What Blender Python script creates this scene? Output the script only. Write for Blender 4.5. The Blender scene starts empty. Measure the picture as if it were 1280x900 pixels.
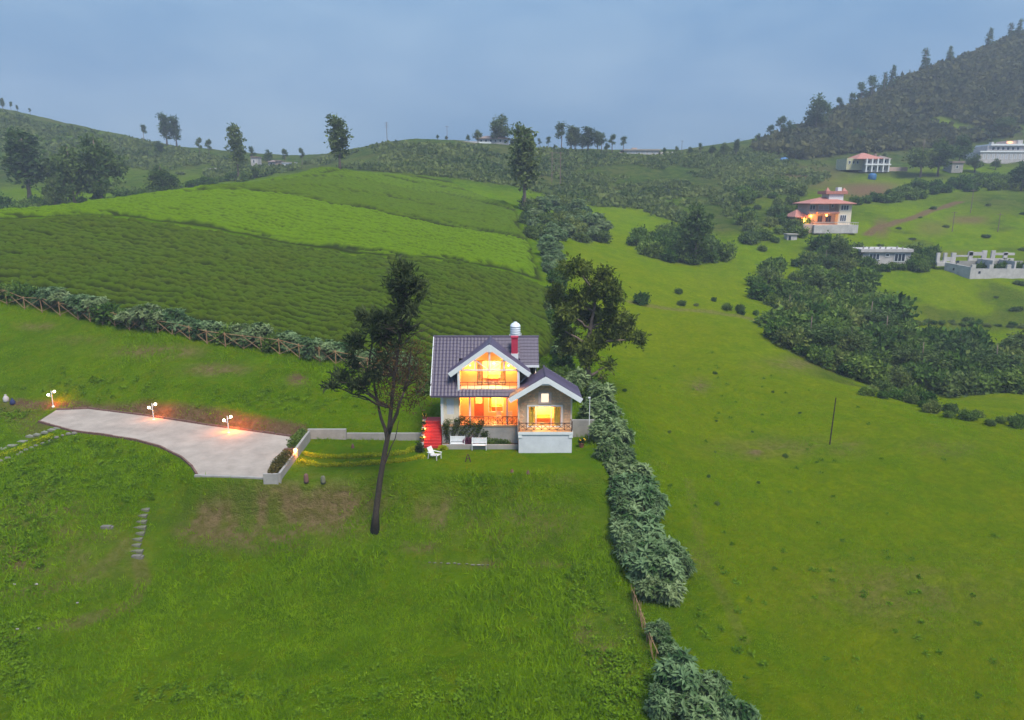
import bpy, math, random
import numpy as np
from mathutils import Vector, Matrix

random.seed(7)
RNG = np.random.default_rng(11)
S = bpy.context.scene
COL = S.collection
R = math.radians

# ------------------------------------------------------------------ camera
F_PX, CU, CV, PITCH = 865.0, 640.0, 450.0, R(13.0)
cam_d = bpy.data.cameras.new('camera')
cam = bpy.data.objects.new('camera', cam_d); COL.objects.link(cam)
cam_d.sensor_width = 36.0
cam_d.lens = 36.0 * F_PX / 1280.0
cam_d.clip_start = 0.5; cam_d.clip_end = 8000
cam.location = (0, 0, 0)
cam.rotation_euler = (R(90) - PITCH, 0, 0)
S.camera = cam

# ------------------------------------------------------------------ sky, sun, exposure
SUN_EL, SUN_AZ = R(58), R(150)          # azimuth clockwise from +Y
W = bpy.data.worlds.new('World'); S.world = W; W.use_nodes = True
nt = W.node_tree; nt.nodes.clear()
def wn(t, **k):
    n = nt.nodes.new(t)
    for a, b in k.items(): setattr(n, a, b)
    return n
out = wn('ShaderNodeOutputWorld'); bg = wn('ShaderNodeBackground')
sky = wn('ShaderNodeTexSky'); sky.sky_type = 'NISHITA'; sky.sun_disc = False
sky.sun_elevation = SUN_EL; sky.sun_rotation = SUN_AZ
sky.air_density = 1.0; sky.dust_density = 2.0; sky.ozone_density = 2.0
skys = wn('ShaderNodeMix', data_type='RGBA', blend_type='MULTIPLY'); skys.inputs[0].default_value = 1
skys.inputs[7].default_value = (0.040,) * 3 + (1,)
nt.links.new(sky.outputs[0], skys.inputs[6])
tc = wn('ShaderNodeTexCoord')
sep = wn('ShaderNodeSeparateXYZ'); nt.links.new(tc.outputs['Generated'], sep.inputs[0])
# overcast deck: luminance rises from horizon to zenith (1 + 2 sin(el)), soft cloud structure
el = wn('ShaderNodeMath', operation='MAXIMUM'); el.inputs[1].default_value = 0.0
nt.links.new(sep.outputs[2], el.inputs[0])
grad = wn('ShaderNodeMath', operation='MULTIPLY_ADD'); grad.inputs[1].default_value = 2.0; grad.inputs[2].default_value = 1.0
nt.links.new(el.outputs[0], grad.inputs[0])
mp = wn('ShaderNodeMapping'); mp.inputs['Scale'].default_value = (1.0, 1.0, 2.6)
nt.links.new(tc.outputs['Generated'], mp.inputs[0])
cn = wn('ShaderNodeTexNoise'); cn.inputs['Scale'].default_value = 2.8; cn.inputs['Detail'].default_value = 7
cn.inputs['Roughness'].default_value = 0.52; cn.inputs['Distortion'].default_value = 0.25
nt.links.new(mp.outputs[0], cn.inputs['Vector'])
cr = wn('ShaderNodeValToRGB')
cr.color_ramp.elements[0].position = 0.30; cr.color_ramp.elements[0].color = (0.062, 0.132, 0.232, 1)
cr.color_ramp.elements[1].position = 0.72; cr.color_ramp.elements[1].color = (0.138, 0.208, 0.288, 1)
nt.links.new(cn.outputs[0], cr.inputs[0])
cm = wn('ShaderNodeMix', data_type='RGBA', blend_type='MULTIPLY'); cm.inputs[0].default_value = 1
nt.links.new(cr.outputs[0], cm.inputs[6]); nt.links.new(grad.outputs[0], cm.inputs[7])
mx = wn('ShaderNodeMix', data_type='RGBA'); mx.inputs[0].default_value = 0.86
nt.links.new(skys.outputs[2], mx.inputs[6]); nt.links.new(cm.outputs[2], mx.inputs[7])
nt.links.new(mx.outputs[2], bg.inputs[0]); bg.inputs[1].default_value = 1.0
nt.links.new(bg.outputs[0], out.inputs[0])

sun_d = bpy.data.lights.new('sun', 'SUN'); sun_d.energy = 3.2; sun_d.angle = R(22); sun_d.color = (1.0, 0.93, 0.78)
sun = bpy.data.objects.new('sun', sun_d); COL.objects.link(sun)
sd = Vector((math.sin(SUN_AZ) * math.cos(SUN_EL), math.cos(SUN_AZ) * math.cos(SUN_EL), math.sin(SUN_EL)))
sun.rotation_euler = (-sd).to_track_quat('-Z', 'Y').to_euler(); sun.location = sd * 200

S.view_settings.view_transform = 'Standard'; S.view_settings.look = 'None'
S.view_settings.exposure = 0.86; S.view_settings.gamma = 1.0
S.render.engine = 'CYCLES'
S.cycles.use_denoising = True
S.cycles.max_bounces = 6; S.cycles.transparent_max_bounces = 12
S.cycles.volume_bounces = 0; S.cycles.caustics_reflective = False; S.cycles.caustics_refractive = False
S.cycles.sample_clamp_indirect = 6.0

# ------------------------------------------------------------------ noise
_perm = np.random.default_rng(3).random((256, 256))
def vnoise(x, y):
    xi = np.floor(x).astype(int); yi = np.floor(y).astype(int)
    fx = x - xi; fy = y - yi
    fx = fx * fx * fx * (fx * (fx * 6 - 15) + 10); fy = fy * fy * fy * (fy * (fy * 6 - 15) + 10)
    a = _perm[xi & 255, yi & 255]; b = _perm[(xi + 1) & 255, yi & 255]
    c = _perm[xi & 255, (yi + 1) & 255]; d = _perm[(xi + 1) & 255, (yi + 1) & 255]
    return (a * (1 - fx) + b * fx) * (1 - fy) + (c * (1 - fx) + d * fx) * fy
def fbm(x, y, o=4, g=0.5):
    s = 0; a = 1; t = 0
    for i in range(o):
        s = s + a * vnoise(x * 2 ** i + 17.3 * i, y * 2 ** i + 5.1 * i); t += a; a *= g
    return s / t
def sstep(a, b, x):
    t = np.clip((x - a) / (b - a), 0, 1); return t * t * (3 - 2 * t)

# ------------------------------------------------------------------ camera rays and terrain control points
def ray(u, v):
    dx = (u - CU) / F_PX; dy = (CV - v) / F_PX
    return np.array([dx, math.cos(PITCH) + dy * math.sin(PITCH), -math.sin(PITCH) + dy * math.cos(PITCH)])
def at(u, v, Y):
    d = ray(u, v); return d * (Y / d[1])
# surveyed points: viewing direction + distance in metres
CTRL = [
 # valley floor / lower meadow
 (50,880,33),(300,880,32.5),(640,890,31.5),(900,870,33.5),(1250,880,34),(1280,760,40.5),(1000,760,41),
 (50,800,38),(300,800,37.8),(600,800,37.5),(760,780,39),
 (250,705,45),(460,690,46),(640,700,44.8),(740,690,45.5),(60,700,43.5),(150,690,44.5),
 (240,615,50),(420,612,51),(600,605,51.2),(730,600,51.6),(120,600,50.5),(20,610,50.5),(20,570,55),
 # terraces
 (160,530,61),(300,560,55.5),(60,520,63.5),(20,500,66.5),
 (450,548,58.4),(560,540,60),(700,535,60.5),(450,500,63.5),(450,470,69),
 (300,480,66),(150,470,68.5),(20,450,72),(20,400,78.5),(0,384,80),(200,412,75.5),(330,440,72.5),(430,455,71),(530,480,69),(640,490,68),
 # tea hill
 (300,400,80),(100,340,91),(0,320,97),(300,340,100),(450,380,88),(600,420,80),(600,380,93),(600,340,112),(450,330,112),
 (480,322,117),(300,295,122),(150,272,124),(0,277,118),(675,353,118),(660,420,86),
 (-60,275,117),(-60,283,140),(0,271.5,121),(0,278,145),(60,264,134),(60,272,162),(120,257.5,147),(120,267,178),(180,248.5,157),(180,257,188),(250,246,195),
 (350,265,142),(550,300,138),(650,300,150),(250,237.5,166),(330,232,176),(420,214,212),(520,240,210),(560,262,180),(640,262,190),
 # right meadow
 (1000,700,46),(1000,600,58.3),(1040,555,65.7),(900,480,83),(850,400,114),(780,620,51.5),(760,540,60),(740,500,66.5),(860,540,67),
 (1250,650,51),(1250,580,60),(1280,530,72),(1100,492,84),(960,425,104),(800,384,121),(740,320,150),(700,290,174),(900,350,148),(840,330,163),(760,440,94),
 # gully
 (1170,500,96),(1260,495,95),(1200,480,106),(1280,470,107),(1080,470,104),(1200,432,131),(1010,400,128),(1000,350,160),(950,330,172),
 # right slope
 (1200,400,146),(1200,370,158),(1240,346,168),(1105,331,176),(1240,315,187),(1035,288,205),(1130,290,205),(1240,270,221),(1160,262,232),(1240,242,254),
 (1100,245,262),(1035,250,245),(1000,270,222),(1050,220,305),(1090,216,312),(1200,212,318),(1260,210,322),
 (900,310,185),(900,270,222),(800,270,225),(720,260,225),(920,230,280),(1000,215,310),
 # ridge behind
 (560,225,245),(660,230,262),(660,205,310),(800,220,300),(484,178,335),(560,178,345),(640,183,350),(720,193,350),(800,195,350),(880,190,365),(930,187,380),
 (985,170,400),(1060,140,430),(1140,100,460),(1240,65,490),(1300,40,500),(1240,140,405),(1120,165,385),(1050,185,365),
 # left valley and hill
 (100,262,205),(30,262,200),(200,250,225),(300,228,262),(360,212,310),(400,207,330),(50,200,310),(0,138,420),(60,150,412),(100,160,405),(160,170,395),(200,180,390),(270,192,375),(330,206,350),(130,215,290),(220,215,300),
]
pts = [at(*c) for c in CTRL]
# ground under and beside the camera, beyond the frame and behind the ridges
pts += [np.array(p, float) for p in [
 (-10,12,-29),(10,12,-29),(0,20,-28.3),(-24,20,-28.2),(24,20,-28.5),(-45,33,-26),(45,33,-27.5),
 (-75,50,-21),(-75,60,-19.8),(-85,70,-17),(-95,80,-13),(-120,110,-3.5),(-150,140,-5),(-190,180,-5),
 (75,50,-26.5),(80,60,-26.8),(95,75,-28),(130,105,-27),(160,140,-21),(200,170,-12),(260,220,2),(350,300,18),(430,400,70),(520,480,105),
 (-300,250,5),(-420,350,40),(-480,420,62),(-560,600,40),(-300,600,5),(-100,600,2),(100,600,6),(250,600,15),(420,640,80),(700,700,60),
 (0,900,-30),(-800,900,-30),(800,900,-20),
]]
P = np.array(pts)
def _k(r2): return 0.5 * r2 * np.log(np.maximum(r2, 1e-12))
_ca = P[:, 0] / P[:, 1]; _cl = np.log(P[:, 1])
_A = 1.0
def _feat(a, l): return _k((a[:, None] - _ca[None]) ** 2 * _A + (l[:, None] - _cl[None]) ** 2)
n = len(P)
_K = _feat(_ca, _cl) + np.eye(n) * 2e-4
_Pm = np.c_[np.ones(n), _ca, _cl]
_M = np.block([[_K, _Pm], [_Pm.T, np.zeros((3, 3))]])
_w = np.linalg.solve(_M, np.r_[P[:, 2], 0, 0, 0])
def tps(x, y):
    x = np.atleast_1d(np.asarray(x, float)); y = np.maximum(np.atleast_1d(np.asarray(y, float)), 8.0)
    sh = x.shape; x = x.ravel(); y = y.ravel(); r = np.empty(x.size)
    for i in range(0, x.size, 20000):
        a = x[i:i+20000] / y[i:i+20000]; l = np.log(y[i:i+20000])
        r[i:i+20000] = _feat(a, l) @ _w[:n] + _w[n] + a * _w[n+1] + l * _w[n+2]
    return r.reshape(sh)
def poly_sdf(x, y, poly):
    """signed distance, negative inside"""
    d = np.full(np.shape(x), 1e18); ins = np.zeros(np.shape(x), bool)
    m = len(poly)
    for i in range(m):
        ax, ay = poly[i]; bx, by = poly[(i + 1) % m]
        ex, ey = bx - ax, by - ay; wx, wy = x - ax, y - ay
        t = np.clip((wx * ex + wy * ey) / (ex * ex + ey * ey + 1e-12), 0, 1)
        d = np.minimum(d, (wx - ex * t) ** 2 + (wy - ey * t) ** 2)
        c = ((ay <= y) & (by > y)) | ((by <= y) & (ay > y))
        xs = ax + (y - ay) / (by - ay + 1e-12) * ex
        ins ^= c & (x < xs)
    d = np.sqrt(d); return np.where(ins, -d, d)
def line_dist(x, y, pl):
    d = np.full(np.shape(x), 1e18)
    for (ax, ay), (bx, by) in zip(pl[:-1], pl[1:]):
        ex, ey = bx - ax, by - ay; wx, wy = x - ax, y - ay
        t = np.clip((wx * ex + wy * ey) / (ex * ex + ey * ey + 1e-12), 0, 1)
        d = np.minimum(d, (wx - ex * t) ** 2 + (wy - ey * t) ** 2)
    return np.sqrt(d)
def on_plane(u, v, z):
    d = ray(u, v); t = z / d[2]; return (d[0] * t, d[1] * t)
LAWN_Z = -20.8
DRIVE = [on_plane(u, v, z) for u, v, z in [(48,527,-19.75),(70,513,-19.75),(110,511,-19.8),(180,519,-19.95),(260,531,-20.15),(330,540,-20.3),(372,546,-20.4),
         (360,573,-20.5),(347,597,-20.55),(300,597,-20.5),(246,593,-20.35),(240,583,-20.3),(226,571,-20.25),(200,558,-20.15),(170,549,-20.0),(130,543,-19.95),(90,538,-19.85)]]
def drive_z(x): return -20.55 - 0.031 * (np.asarray(x) + 17.5)
LAWN = [on_plane(u, v, LAWN_Z) for u, v in [(352,598),(386,553),(470,553),(560,553),(720,545),(748,560),(752,588),(640,592),(500,592),(400,598)]]
HOUSE_PAD = [(-8.2,55.5),(6.0,55.5),(6.2,60.5),(3.0,63.5),(-7.0,63.5),(-8.2,60.0)]
def H(x, y, fine=True):
    x = np.asarray(x, float); y = np.asarray(y, float)
    z = tps(x, y).reshape(np.shape(np.atleast_1d(x)))
    xx = np.atleast_1d(x); yy = np.atleast_1d(y)
    if fine:
        z = z + (fbm(xx * .12 + 9, yy * .12, 4) - .5) * .6 * sstep(60, 160, yy) + (fbm(xx * .45, yy * .45, 3) - .5) * .40 + (fbm(xx * .13 + 77, yy * .13, 2) - .5) * .7
        z = z + (fbm(xx * .02 + 3, yy * .02 + 7, 4) - .5) * 4.5 * sstep(190, 330, yy)
    near = (yy > 40) & (yy < 75) & (np.abs(xx) < 70)
    if near.any():
        xn, yn, zn = xx[near], yy[near], z[near]
        for poly, pz, fo in ((LAWN, LAWN_Z, 1.6), (HOUSE_PAD, LAWN_Z, 1.5)):
            m = 1 - sstep(0.0, fo, poly_sdf(xn, yn, poly)); zn = zn * (1 - m) + (pz + (fbm(xn*.5, yn*.5, 3)-.5)*.06) * m
        m = 1 - sstep(0.15, 1.5, poly_sdf(xn, yn, DRIVE)); zn = zn * (1 - m) + (drive_z(xn) - 0.08) * m
        # front face of the driveway drops to the grass
        z[near] = zn
    return z
def Hs(x, y): return float(H(np.array([x]), np.array([y]))[0])
_ts = np.geomspace(18, 900, 420)
def G(u, v):
    """where the line of sight (u, v) meets the ground"""
    d = ray(u, v); t = _ts / d[1]
    g = t * d[2] - H(d[0] * t, d[1] * t)
    k = np.nonzero(g < 0)[0]
    if len(k) == 0: return None
    i = k[0]
    if i == 0: a, b = t[0], t[0]
    else: a, b = t[i-1], t[i]
    tt = np.linspace(a, b, 24); g = tt * d[2] - H(d[0] * tt, d[1] * tt)
    k = np.nonzero(g < 0)[0]; t0 = tt[k[0]] if len(k) else b
    return Vector((d[0] * t0, d[1] * t0, Hs(d[0] * t0, d[1] * t0)))
def up(u, Y):
    """a ground point on the bearing of column u at distance Y"""
    x = (u - CU) / F_PX * Y / (math.cos(PITCH)); 
    for _ in range(4):
        z = Hs(x, Y); depth = Y * math.cos(PITCH) - z * math.sin(PITCH)
        x = (u - CU) / F_PX * depth
    return Vector((x, Y, Hs(x, Y)))
def depth_of(p): return p[1] * math.cos(PITCH) - p[2] * math.sin(PITCH)
def proj(p):
    t = depth_of(p); yc = p[1] * math.sin(PITCH) + p[2] * math.cos(PITCH)
    return (CU + F_PX * p[0] / t, CV - F_PX * yc / t)

# ------------------------------------------------------------------ materials
MATS = {}
def nodes(m):
    m.use_nodes = True; t = m.node_tree; return t, t.nodes, t.links
def mat(name, col, rough=0.8, var=0.0, vscale=4.0, bump=0.0, bscale=20.0, metal=0.0, spec=0.3, col2=None, emit=None, estr=0.0):
    if name in MATS: return MATS[name]
    m = bpy.data.materials.new(name); t, N, L = nodes(m)
    b = N['Principled BSDF']; b.inputs['Roughness'].default_value = rough; b.inputs['Metallic'].default_value = metal
    b.inputs['Specular IOR Level'].default_value = spec
    c = tuple(col) + (1,)
    b.inputs['Base Color'].default_value = c
    tcn = N.new('ShaderNodeTexCoord')
    if var > 0 or col2:
        nz = N.new('ShaderNodeTexNoise'); nz.inputs['Scale'].default_value = vscale; nz.inputs['Detail'].default_value = 6
        nz.inputs['Roughness'].default_value = 0.65
        L.new(tcn.outputs['Object'], nz.inputs['Vector'])
        r = N.new('ShaderNodeValToRGB'); L.new(nz.outputs[0], r.inputs[0])
        r.color_ramp.elements[0].position = 0.3; r.color_ramp.elements[1].position = 0.7
        if col2: r.color_ramp.elements[0].color = tuple(col2) + (1,); r.color_ramp.elements[1].color = c
        else:
            r.color_ramp.elements[0].color = tuple(x * (1 - var) for x in col) + (1,)
            r.color_ramp.elements[1].color = tuple(min(1, x * (1 + var)) for x in col) + (1,)
        L.new(r.outputs[0], b.inputs['Base Color'])
    if bump > 0:
        nz = N.new('ShaderNodeTexNoise'); nz.inputs['Scale'].default_value = bscale; nz.inputs['Detail'].default_value = 4
        L.new(tcn.outputs['Object'], nz.inputs['Vector'])
        bp = N.new('ShaderNodeBump'); bp.inputs['Strength'].default_value = bump; bp.inputs['Distance'].default_value = 0.05
        L.new(nz.outputs[0], bp.inputs['Height']); L.new(bp.outputs[0], b.inputs['Normal'])
    if emit:
        b.inputs['Emission Color'].default_value = tuple(emit) + (1,); b.inputs['Emission Strength'].default_value = estr
    MATS[name] = m; return m

def leaf_mat(name, dark, light, tint=0.5, rough=0.7, trans=0.38, objvar=0.25, vscale=0.6, third=None):
    m = bpy.data.materials.new(name); t, N, L = nodes(m)
    b = N['Principled BSDF']; b.inputs['Roughness'].default_value = rough; b.inputs['Specular IOR Level'].default_value = 0.06
    at_ = N.new('ShaderNodeAttribute'); at_.attribute_name = 'tint'
    geo = N.new('ShaderNodeNewGeometry')
    nz = N.new('ShaderNodeTexNoise'); nz.inputs['Scale'].default_value = vscale; nz.inputs['Detail'].default_value = 3
    L.new(geo.outputs['Position'], nz.inputs['Vector'])
    mixf = N.new('ShaderNodeMath'); mixf.operation = 'MULTIPLY_ADD'; mixf.inputs[1].default_value = tint
    sc = N.new('ShaderNodeMath'); sc.operation = 'MULTIPLY_ADD'; sc.inputs[1].default_value = 1.4; sc.inputs[2].default_value = -0.2 - tint * 0.5
    L.new(nz.outputs[0], sc.inputs[0]); L.new(at_.outputs['Fac'], mixf.inputs[0]); L.new(sc.outputs[0], mixf.inputs[2])
    r = N.new('ShaderNodeValToRGB'); r.color_ramp.elements[0].color = tuple(dark) + (1,); r.color_ramp.elements[1].color = tuple(light) + (1,)
    r.color_ramp.elements[0].position = 0.1; r.color_ramp.elements[1].position = 0.9
    if third:
        e = r.color_ramp.elements.new(0.97); e.color = tuple(third) + (1,); r.color_ramp.elements[1].position = 0.8
    L.new(mixf.outputs[0], r.inputs[0])
    oi = N.new('ShaderNodeObjectInfo')
    vv = N.new('ShaderNodeMath'); vv.operation = 'MULTIPLY_ADD'; vv.inputs[1].default_value = objvar; vv.inputs[2].default_value = 1 - objvar / 2
    L.new(oi.outputs['Random'], vv.inputs[0])
    hs = N.new('ShaderNodeHueSaturation'); L.new(vv.outputs[0], hs.inputs['Value']); L.new(r.outputs[0], hs.inputs['Color'])
    hv = N.new('ShaderNodeMath'); hv.operation = 'MULTIPLY_ADD'; hv.inputs[1].default_value = -0.05 * (objvar > 0); hv.inputs[2].default_value = 0.5 + 0.025 * (objvar > 0)
    L.new(oi.outputs['Random'], hv.inputs[0]); L.new(hv.outputs[0], hs.inputs['Hue'])
    L.new(hs.outputs[0], b.inputs['Base Color'])
    tr = N.new('ShaderNodeBsdfTranslucent'); L.new(hs.outputs[0], tr.inputs[0])
    mx_ = N.new('ShaderNodeMixShader'); mx_.inputs[0].default_value = trans
    o = N['Material Output']; L.new(b.outputs[0], mx_.inputs[1]); L.new(tr.outputs[0], mx_.inputs[2]); L.new(mx_.outputs[0], o.inputs[0])
    MATS[name] = m; return m

def glass_mat(name, tint=(0.9, 0.93, 0.95), refl=0.12):
    m = bpy.data.materials.new(name); t, N, L = nodes(m); N.remove(N['Principled BSDF'])
    a = N.new('ShaderNodeBsdfTransparent'); a.inputs[0].default_value = tuple(tint) + (1,)
    g = N.new('ShaderNodeBsdfGlossy'); g.inputs['Roughness'].default_value = 0.03
    x = N.new('ShaderNodeMixShader'); x.inputs[0].default_value = refl
    L.new(a.outputs[0], x.inputs[1]); L.new(g.outputs[0], x.inputs[2]); L.new(x.outputs[0], N['Material Output'].inputs[0])
    MATS[name] = m; return m
def emit_mat(name, col, s):
    m = bpy.data.materials.new(name); t, N, L = nodes(m); N.remove(N['Principled BSDF'])
    e = N.new('ShaderNodeEmission'); e.inputs[0].default_value = tuple(col) + (1,); e.inputs[1].default_value = s
    L.new(e.outputs[0], N['Material Output'].inputs[0]); MATS[name] = m; return m

WHITE = mat('white_paint', (.60, .62, .66), .55, .06, 3)
PLASTER = mat('pale_plaster', (.62, .58, .56), .85, .12, 2, .25, 30)
CREAM = mat('cream_plaster', (.58, .51, .42), .85, .08, 2)
PEACH = mat('peach_plaster', (.72, .42, .20), .85, .08, 2)
BASEW = mat('base_plaster', (.27, .255, .25), .85, .14, 1.3, .2, 25)
TILE = mat('roof_tile', (.064, .050, .088), .45, .18, 6, .2, 40, spec=.4)
REDP = mat('red_paint', (.42, .028, .03), .6, .15, 5)
CHIMRED = mat('chimney_red', (.38, .025, .06), .6, .12, 5)
STONE = mat('stone_clad', (.74, .46, .28), .9, .3, 2.2, .5, 22, col2=(.50, .31, .19))
MORTAR = mat('mortar', (.46, .33, .23), .95)
IRON = mat('dark_iron', (.06, .03, .03), .5)
WOOD = mat('brown_wood', (.22, .09, .035), .6, .2, 6)
GLASS = glass_mat('clear_glass'); DGLASS = mat('dark_glass', (.02, .03, .05), .12, spec=.6)
CONC = mat('concrete', (.27, .25, .235), .9, .18, 1.2, .4, 18)
GREYW = mat('grey_wall', (.25, .24, .235), .9, .2, 1.0, .4, 14)
PAVE = mat('driveway_concrete', (.285, .245, .22), .95, .22, .55, .5, 14)
KERB = mat('kerb_stone', (.13, .07, .06), .9, .25, 3, .4, 20)
SOIL = mat('soil', (.13, .07, .045), .95, .4, 2, .6, 12)
BARK = mat('bark', (.045, .034, .028), .9, .4, 6, .8, 18)
BARKG = mat('grey_bark', (.16, .12, .10), .9, .35, 5, .6, 18)
BAMBOO = mat('bamboo', (.27, .17, .09), .7, .3, 8)
TERRA = mat('terracotta', (.22, .08, .05), .8, .2, 8)
TANKW = mat('tank_plastic', (.56, .61, .68), .4)
BLUE = mat('blue_plastic', (.03, .11, .26), .6)
PINKT = mat('pink_roof_tile', (.36, .15, .125), .7, .2, 2)
PINKW = mat('pink_plaster', (.42, .31, .28), .85, .12, 1.0)
YELW = mat('pale_yellow_plaster', (.40, .38, .25), .85, .12, 1.0)
OLDW = mat('weathered_white', (.38, .36, .37), .9, .22, .8, .3, 8)
BRNROOF = mat('brown_roof', (.20, .15, .14), .8, .2, 1)
YHEDGE = leaf_mat('yellow_hedge_leaf', (.24, .30, .005), (.60, .54, .01), .6, objvar=0.1)
FLOWER = mat('yellow_petals', (.75, .45, .01), .6)
WARM_BULB = emit_mat('warm_bulb', (1, .62, .25), 14)
WHITE_BULB = emit_mat('white_globe', (1, .84, .62), 5)
ORANGE_BULB = emit_mat('orange_bulb', (1, .30, .05), 16)

# ------------------------------------------------------------------ builders
class MB:
    def __init__(s): s.v = []; s.f = []
    def add(s, vs, fs):
        k = len(s.v); s.v += [tuple(p) for p in vs]; s.f += [tuple(i + k for i in f) for f in fs]; return s
    def box(s, x0, x1, y0, y1, z0, z1):
        return s.add([(x0,y0,z0),(x1,y0,z0),(x1,y1,z0),(x0,y1,z0),(x0,y0,z1),(x1,y0,z1),(x1,y1,z1),(x0,y1,z1)],
                     [(0,3,2,1),(4,5,6,7),(0,1,5,4),(1,2,6,5),(2,3,7,6),(3,0,4,7)])
    def bar(s, a, b, w, h=None, upv=(0,0,1)):
        """rectangular bar from a to b"""
        a = Vector(a); b = Vector(b); h = h or w; d = (b - a).normalized()
        sx = d.cross(Vector(upv))
        if sx.length < 1e-4: sx = Vector((1,0,0))
        sx.normalize(); sy = sx.cross(d).normalized()
        c = []
        for p in (a, b):
            for i, j in ((-1,-1),(1,-1),(1,1),(-1,1)): c.append(p + sx * (i * w / 2) + sy * (j * h / 2))
        return s.add(c, [(0,1,2,3),(7,6,5,4),(0,4,5,1),(1,5,6,2),(2,6,7,3),(3,7,4,0)])
    def tube(s, path, rad, n=6, cap=True):
        path = [Vector(p) for p in path]; m = len(path)
        if not hasattr(rad, '__len__'): rad = [rad] * m
        vs = []; prev = None
        for i, p in enumerate(path):
            d = (path[min(i+1, m-1)] - path[max(i-1, 0)]).normalized()
            ref = prev if prev is not None else (Vector((1,0,0)) if abs(d.z) > .9 else Vector((0,0,1)))
            sx = d.cross(ref)
            if sx.length < 1e-4: sx = d.cross(Vector((0,1,0)))
            sx.normalize(); sy = d.cross(sx).normalized(); prev = sx.cross(d).normalized() * 1.0
            prev = -sy if False else ref
            for k in range(n):
                t = 2 * math.pi * k / n; vs.append(p + (sx * math.cos(t) + sy * math.sin(t)) * rad[i])
        fs = []
        for i in range(m - 1):
            for k in range(n):
                a = i * n + k; b = i * n + (k + 1) % n; fs.append((a, b, b + n, a + n))
        if cap: fs.append(tuple(range(n - 1, -1, -1))); fs.append(tuple((m - 1) * n + k for k in range(n)))
        return s.add(vs, fs)
    def lathe(s, c, prof, n=12):
        c = Vector(c); vs = []; fs = []
        for r, z in prof:
            for k in range(n):
                t = 2 * math.pi * k / n; vs.append(c + Vector((r * math.cos(t), r * math.sin(t), z)))
        for i in range(len(prof) - 1):
            for k in range(n):
                a = i * n + k; b = i * n + (k + 1) % n; fs.append((a, b, b + n, a + n))
        fs.append(tuple(range(n - 1, -1, -1))); fs.append(tuple((len(prof) - 1) * n + k for k in range(n)))
        return s.add(vs, fs)
    def ball(s, c, r, n=10, m=7, sq=(1,1,1)):
        prof = [(r * math.sin(math.pi * i / m) * 1.0, -r * math.cos(math.pi * i / m)) for i in range(m + 1)]
        prof[0] = (r * .05, prof[0][1]); prof[-1] = (r * .05, prof[-1][1])
        k = len(s.v); s.lathe((0,0,0), prof, n)
        for i in range(k, len(s.v)):
            p = s.v[i]; s.v[i] = (c[0] + p[0]*sq[0], c[1] + p[1]*sq[1], c[2] + p[2]*sq[2])
        return s
    def prism(s, poly, y0, y1):
        """polygon in (x, z) pulled along y"""
        n = len(poly)
        return s.add([(x, y0, z) for x, z in poly] + [(x, y1, z) for x, z in poly],
                     [tuple(range(n)), tuple(range(2*n-1, n-1, -1))] + [(i, i+n, (i+1) % n + n, (i+1) % n) for i in range(n)])
    def slab(s, poly, z0, z1):
        """polygon in (x, y) with thickness; z0/z1 numbers or functions of x, y"""
        f0 = z0 if callable(z0) else (lambda x, y: z0); f1 = z1 if callable(z1) else (lambda x, y: z1)
        n = len(poly)
        return s.add([(x, y, f0(x, y)) for x, y in poly] + [(x, y, f1(x, y)) for x, y in poly],
                     [tuple(range(n-1, -1, -1)), tuple(range(n, 2*n))] + [(i, (i+1) % n, (i+1) % n + n, i + n) for i in range(n)])
    def build(s, name, m, parent=None, loc=None, smooth=False):
        o0 = Vector((0,0,0))
        if parent is not None:
            q = parent
            while q is not None: o0 += q.location; q = q.parent
        elif loc is not None: o0 = Vector(loc)
        me = bpy.data.meshes.new(name)
        me.from_pydata([(x - o0[0], y - o0[1], z - o0[2]) for x, y, z in s.v], [], s.f)
        me.materials.append(m)
        if smooth: me.shade_smooth()
        o = bpy.data.objects.new(name, me); COL.objects.link(o)
        if parent is not None: o.parent = parent
        elif loc is not None: o.location = loc
        return o
def tag(o, label=None, cat=None, group=None, kind=None):
    if label: o['label'] = label
    if cat: o['category'] = cat
    if group: o['group'] = group
    if kind: o['kind'] = kind
    return o
def thing(name, label, cat, loc=(0,0,0), group=None):
    o = bpy.data.objects.new(name, None); o.empty_display_size = .2; COL.objects.link(o); o.location = loc
    return tag(o, label, cat, group)
def copy_tree(o, loc, rz=0, sc=1.0, label=None, group=None):
    c = o.copy(); COL.objects.link(c); c.location = loc; c.rotation_euler = (0, 0, rz)
    c.scale = (sc, sc, sc) if not hasattr(sc, '__len__') else sc
    if label: c['label'] = label
    if group: c['group'] = group
    for ch in o.children:
        k = ch.copy(); COL.objects.link(k); k.parent = c
        for g in ch.children:
            q = g.copy(); COL.objects.link(q); q.parent = k
    return c
def np_mesh(name, V, F, m, attrs=None, smooth=False):
    """V (n,3), F (k,3|4)"""
    me = bpy.data.meshes.new(name); V = np.asarray(V, np.float32); F = np.asarray(F, np.int32); k = F.shape[1]
    me.vertices.add(len(V)); me.vertices.foreach_set('co', V.ravel())
    me.loops.add(F.size); me.loops.foreach_set('vertex_index', F.ravel())
    me.polygons.add(len(F)); me.polygons.foreach_set('loop_start', np.arange(0, F.size, k, dtype=np.int32))
    me.polygons.foreach_set('loop_total', np.full(len(F), k, np.int32))
    if smooth: me.polygons.foreach_set('use_smooth', np.ones(len(F), bool))
    for an, (dom, arr) in (attrs or {}).items():
        a = me.attributes.new(an, 'FLOAT', dom); a.data.foreach_set('value', np.asarray(arr, np.float32))
    me.update(calc_edges=True); me.materials.append(m); return me
def link(name, me, parent=None, loc=None):
    o = bpy.data.objects.new(name, me); COL.objects.link(o)
    if parent is not None: o.parent = parent
    if loc is not None: o.location = loc
    return o
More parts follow.
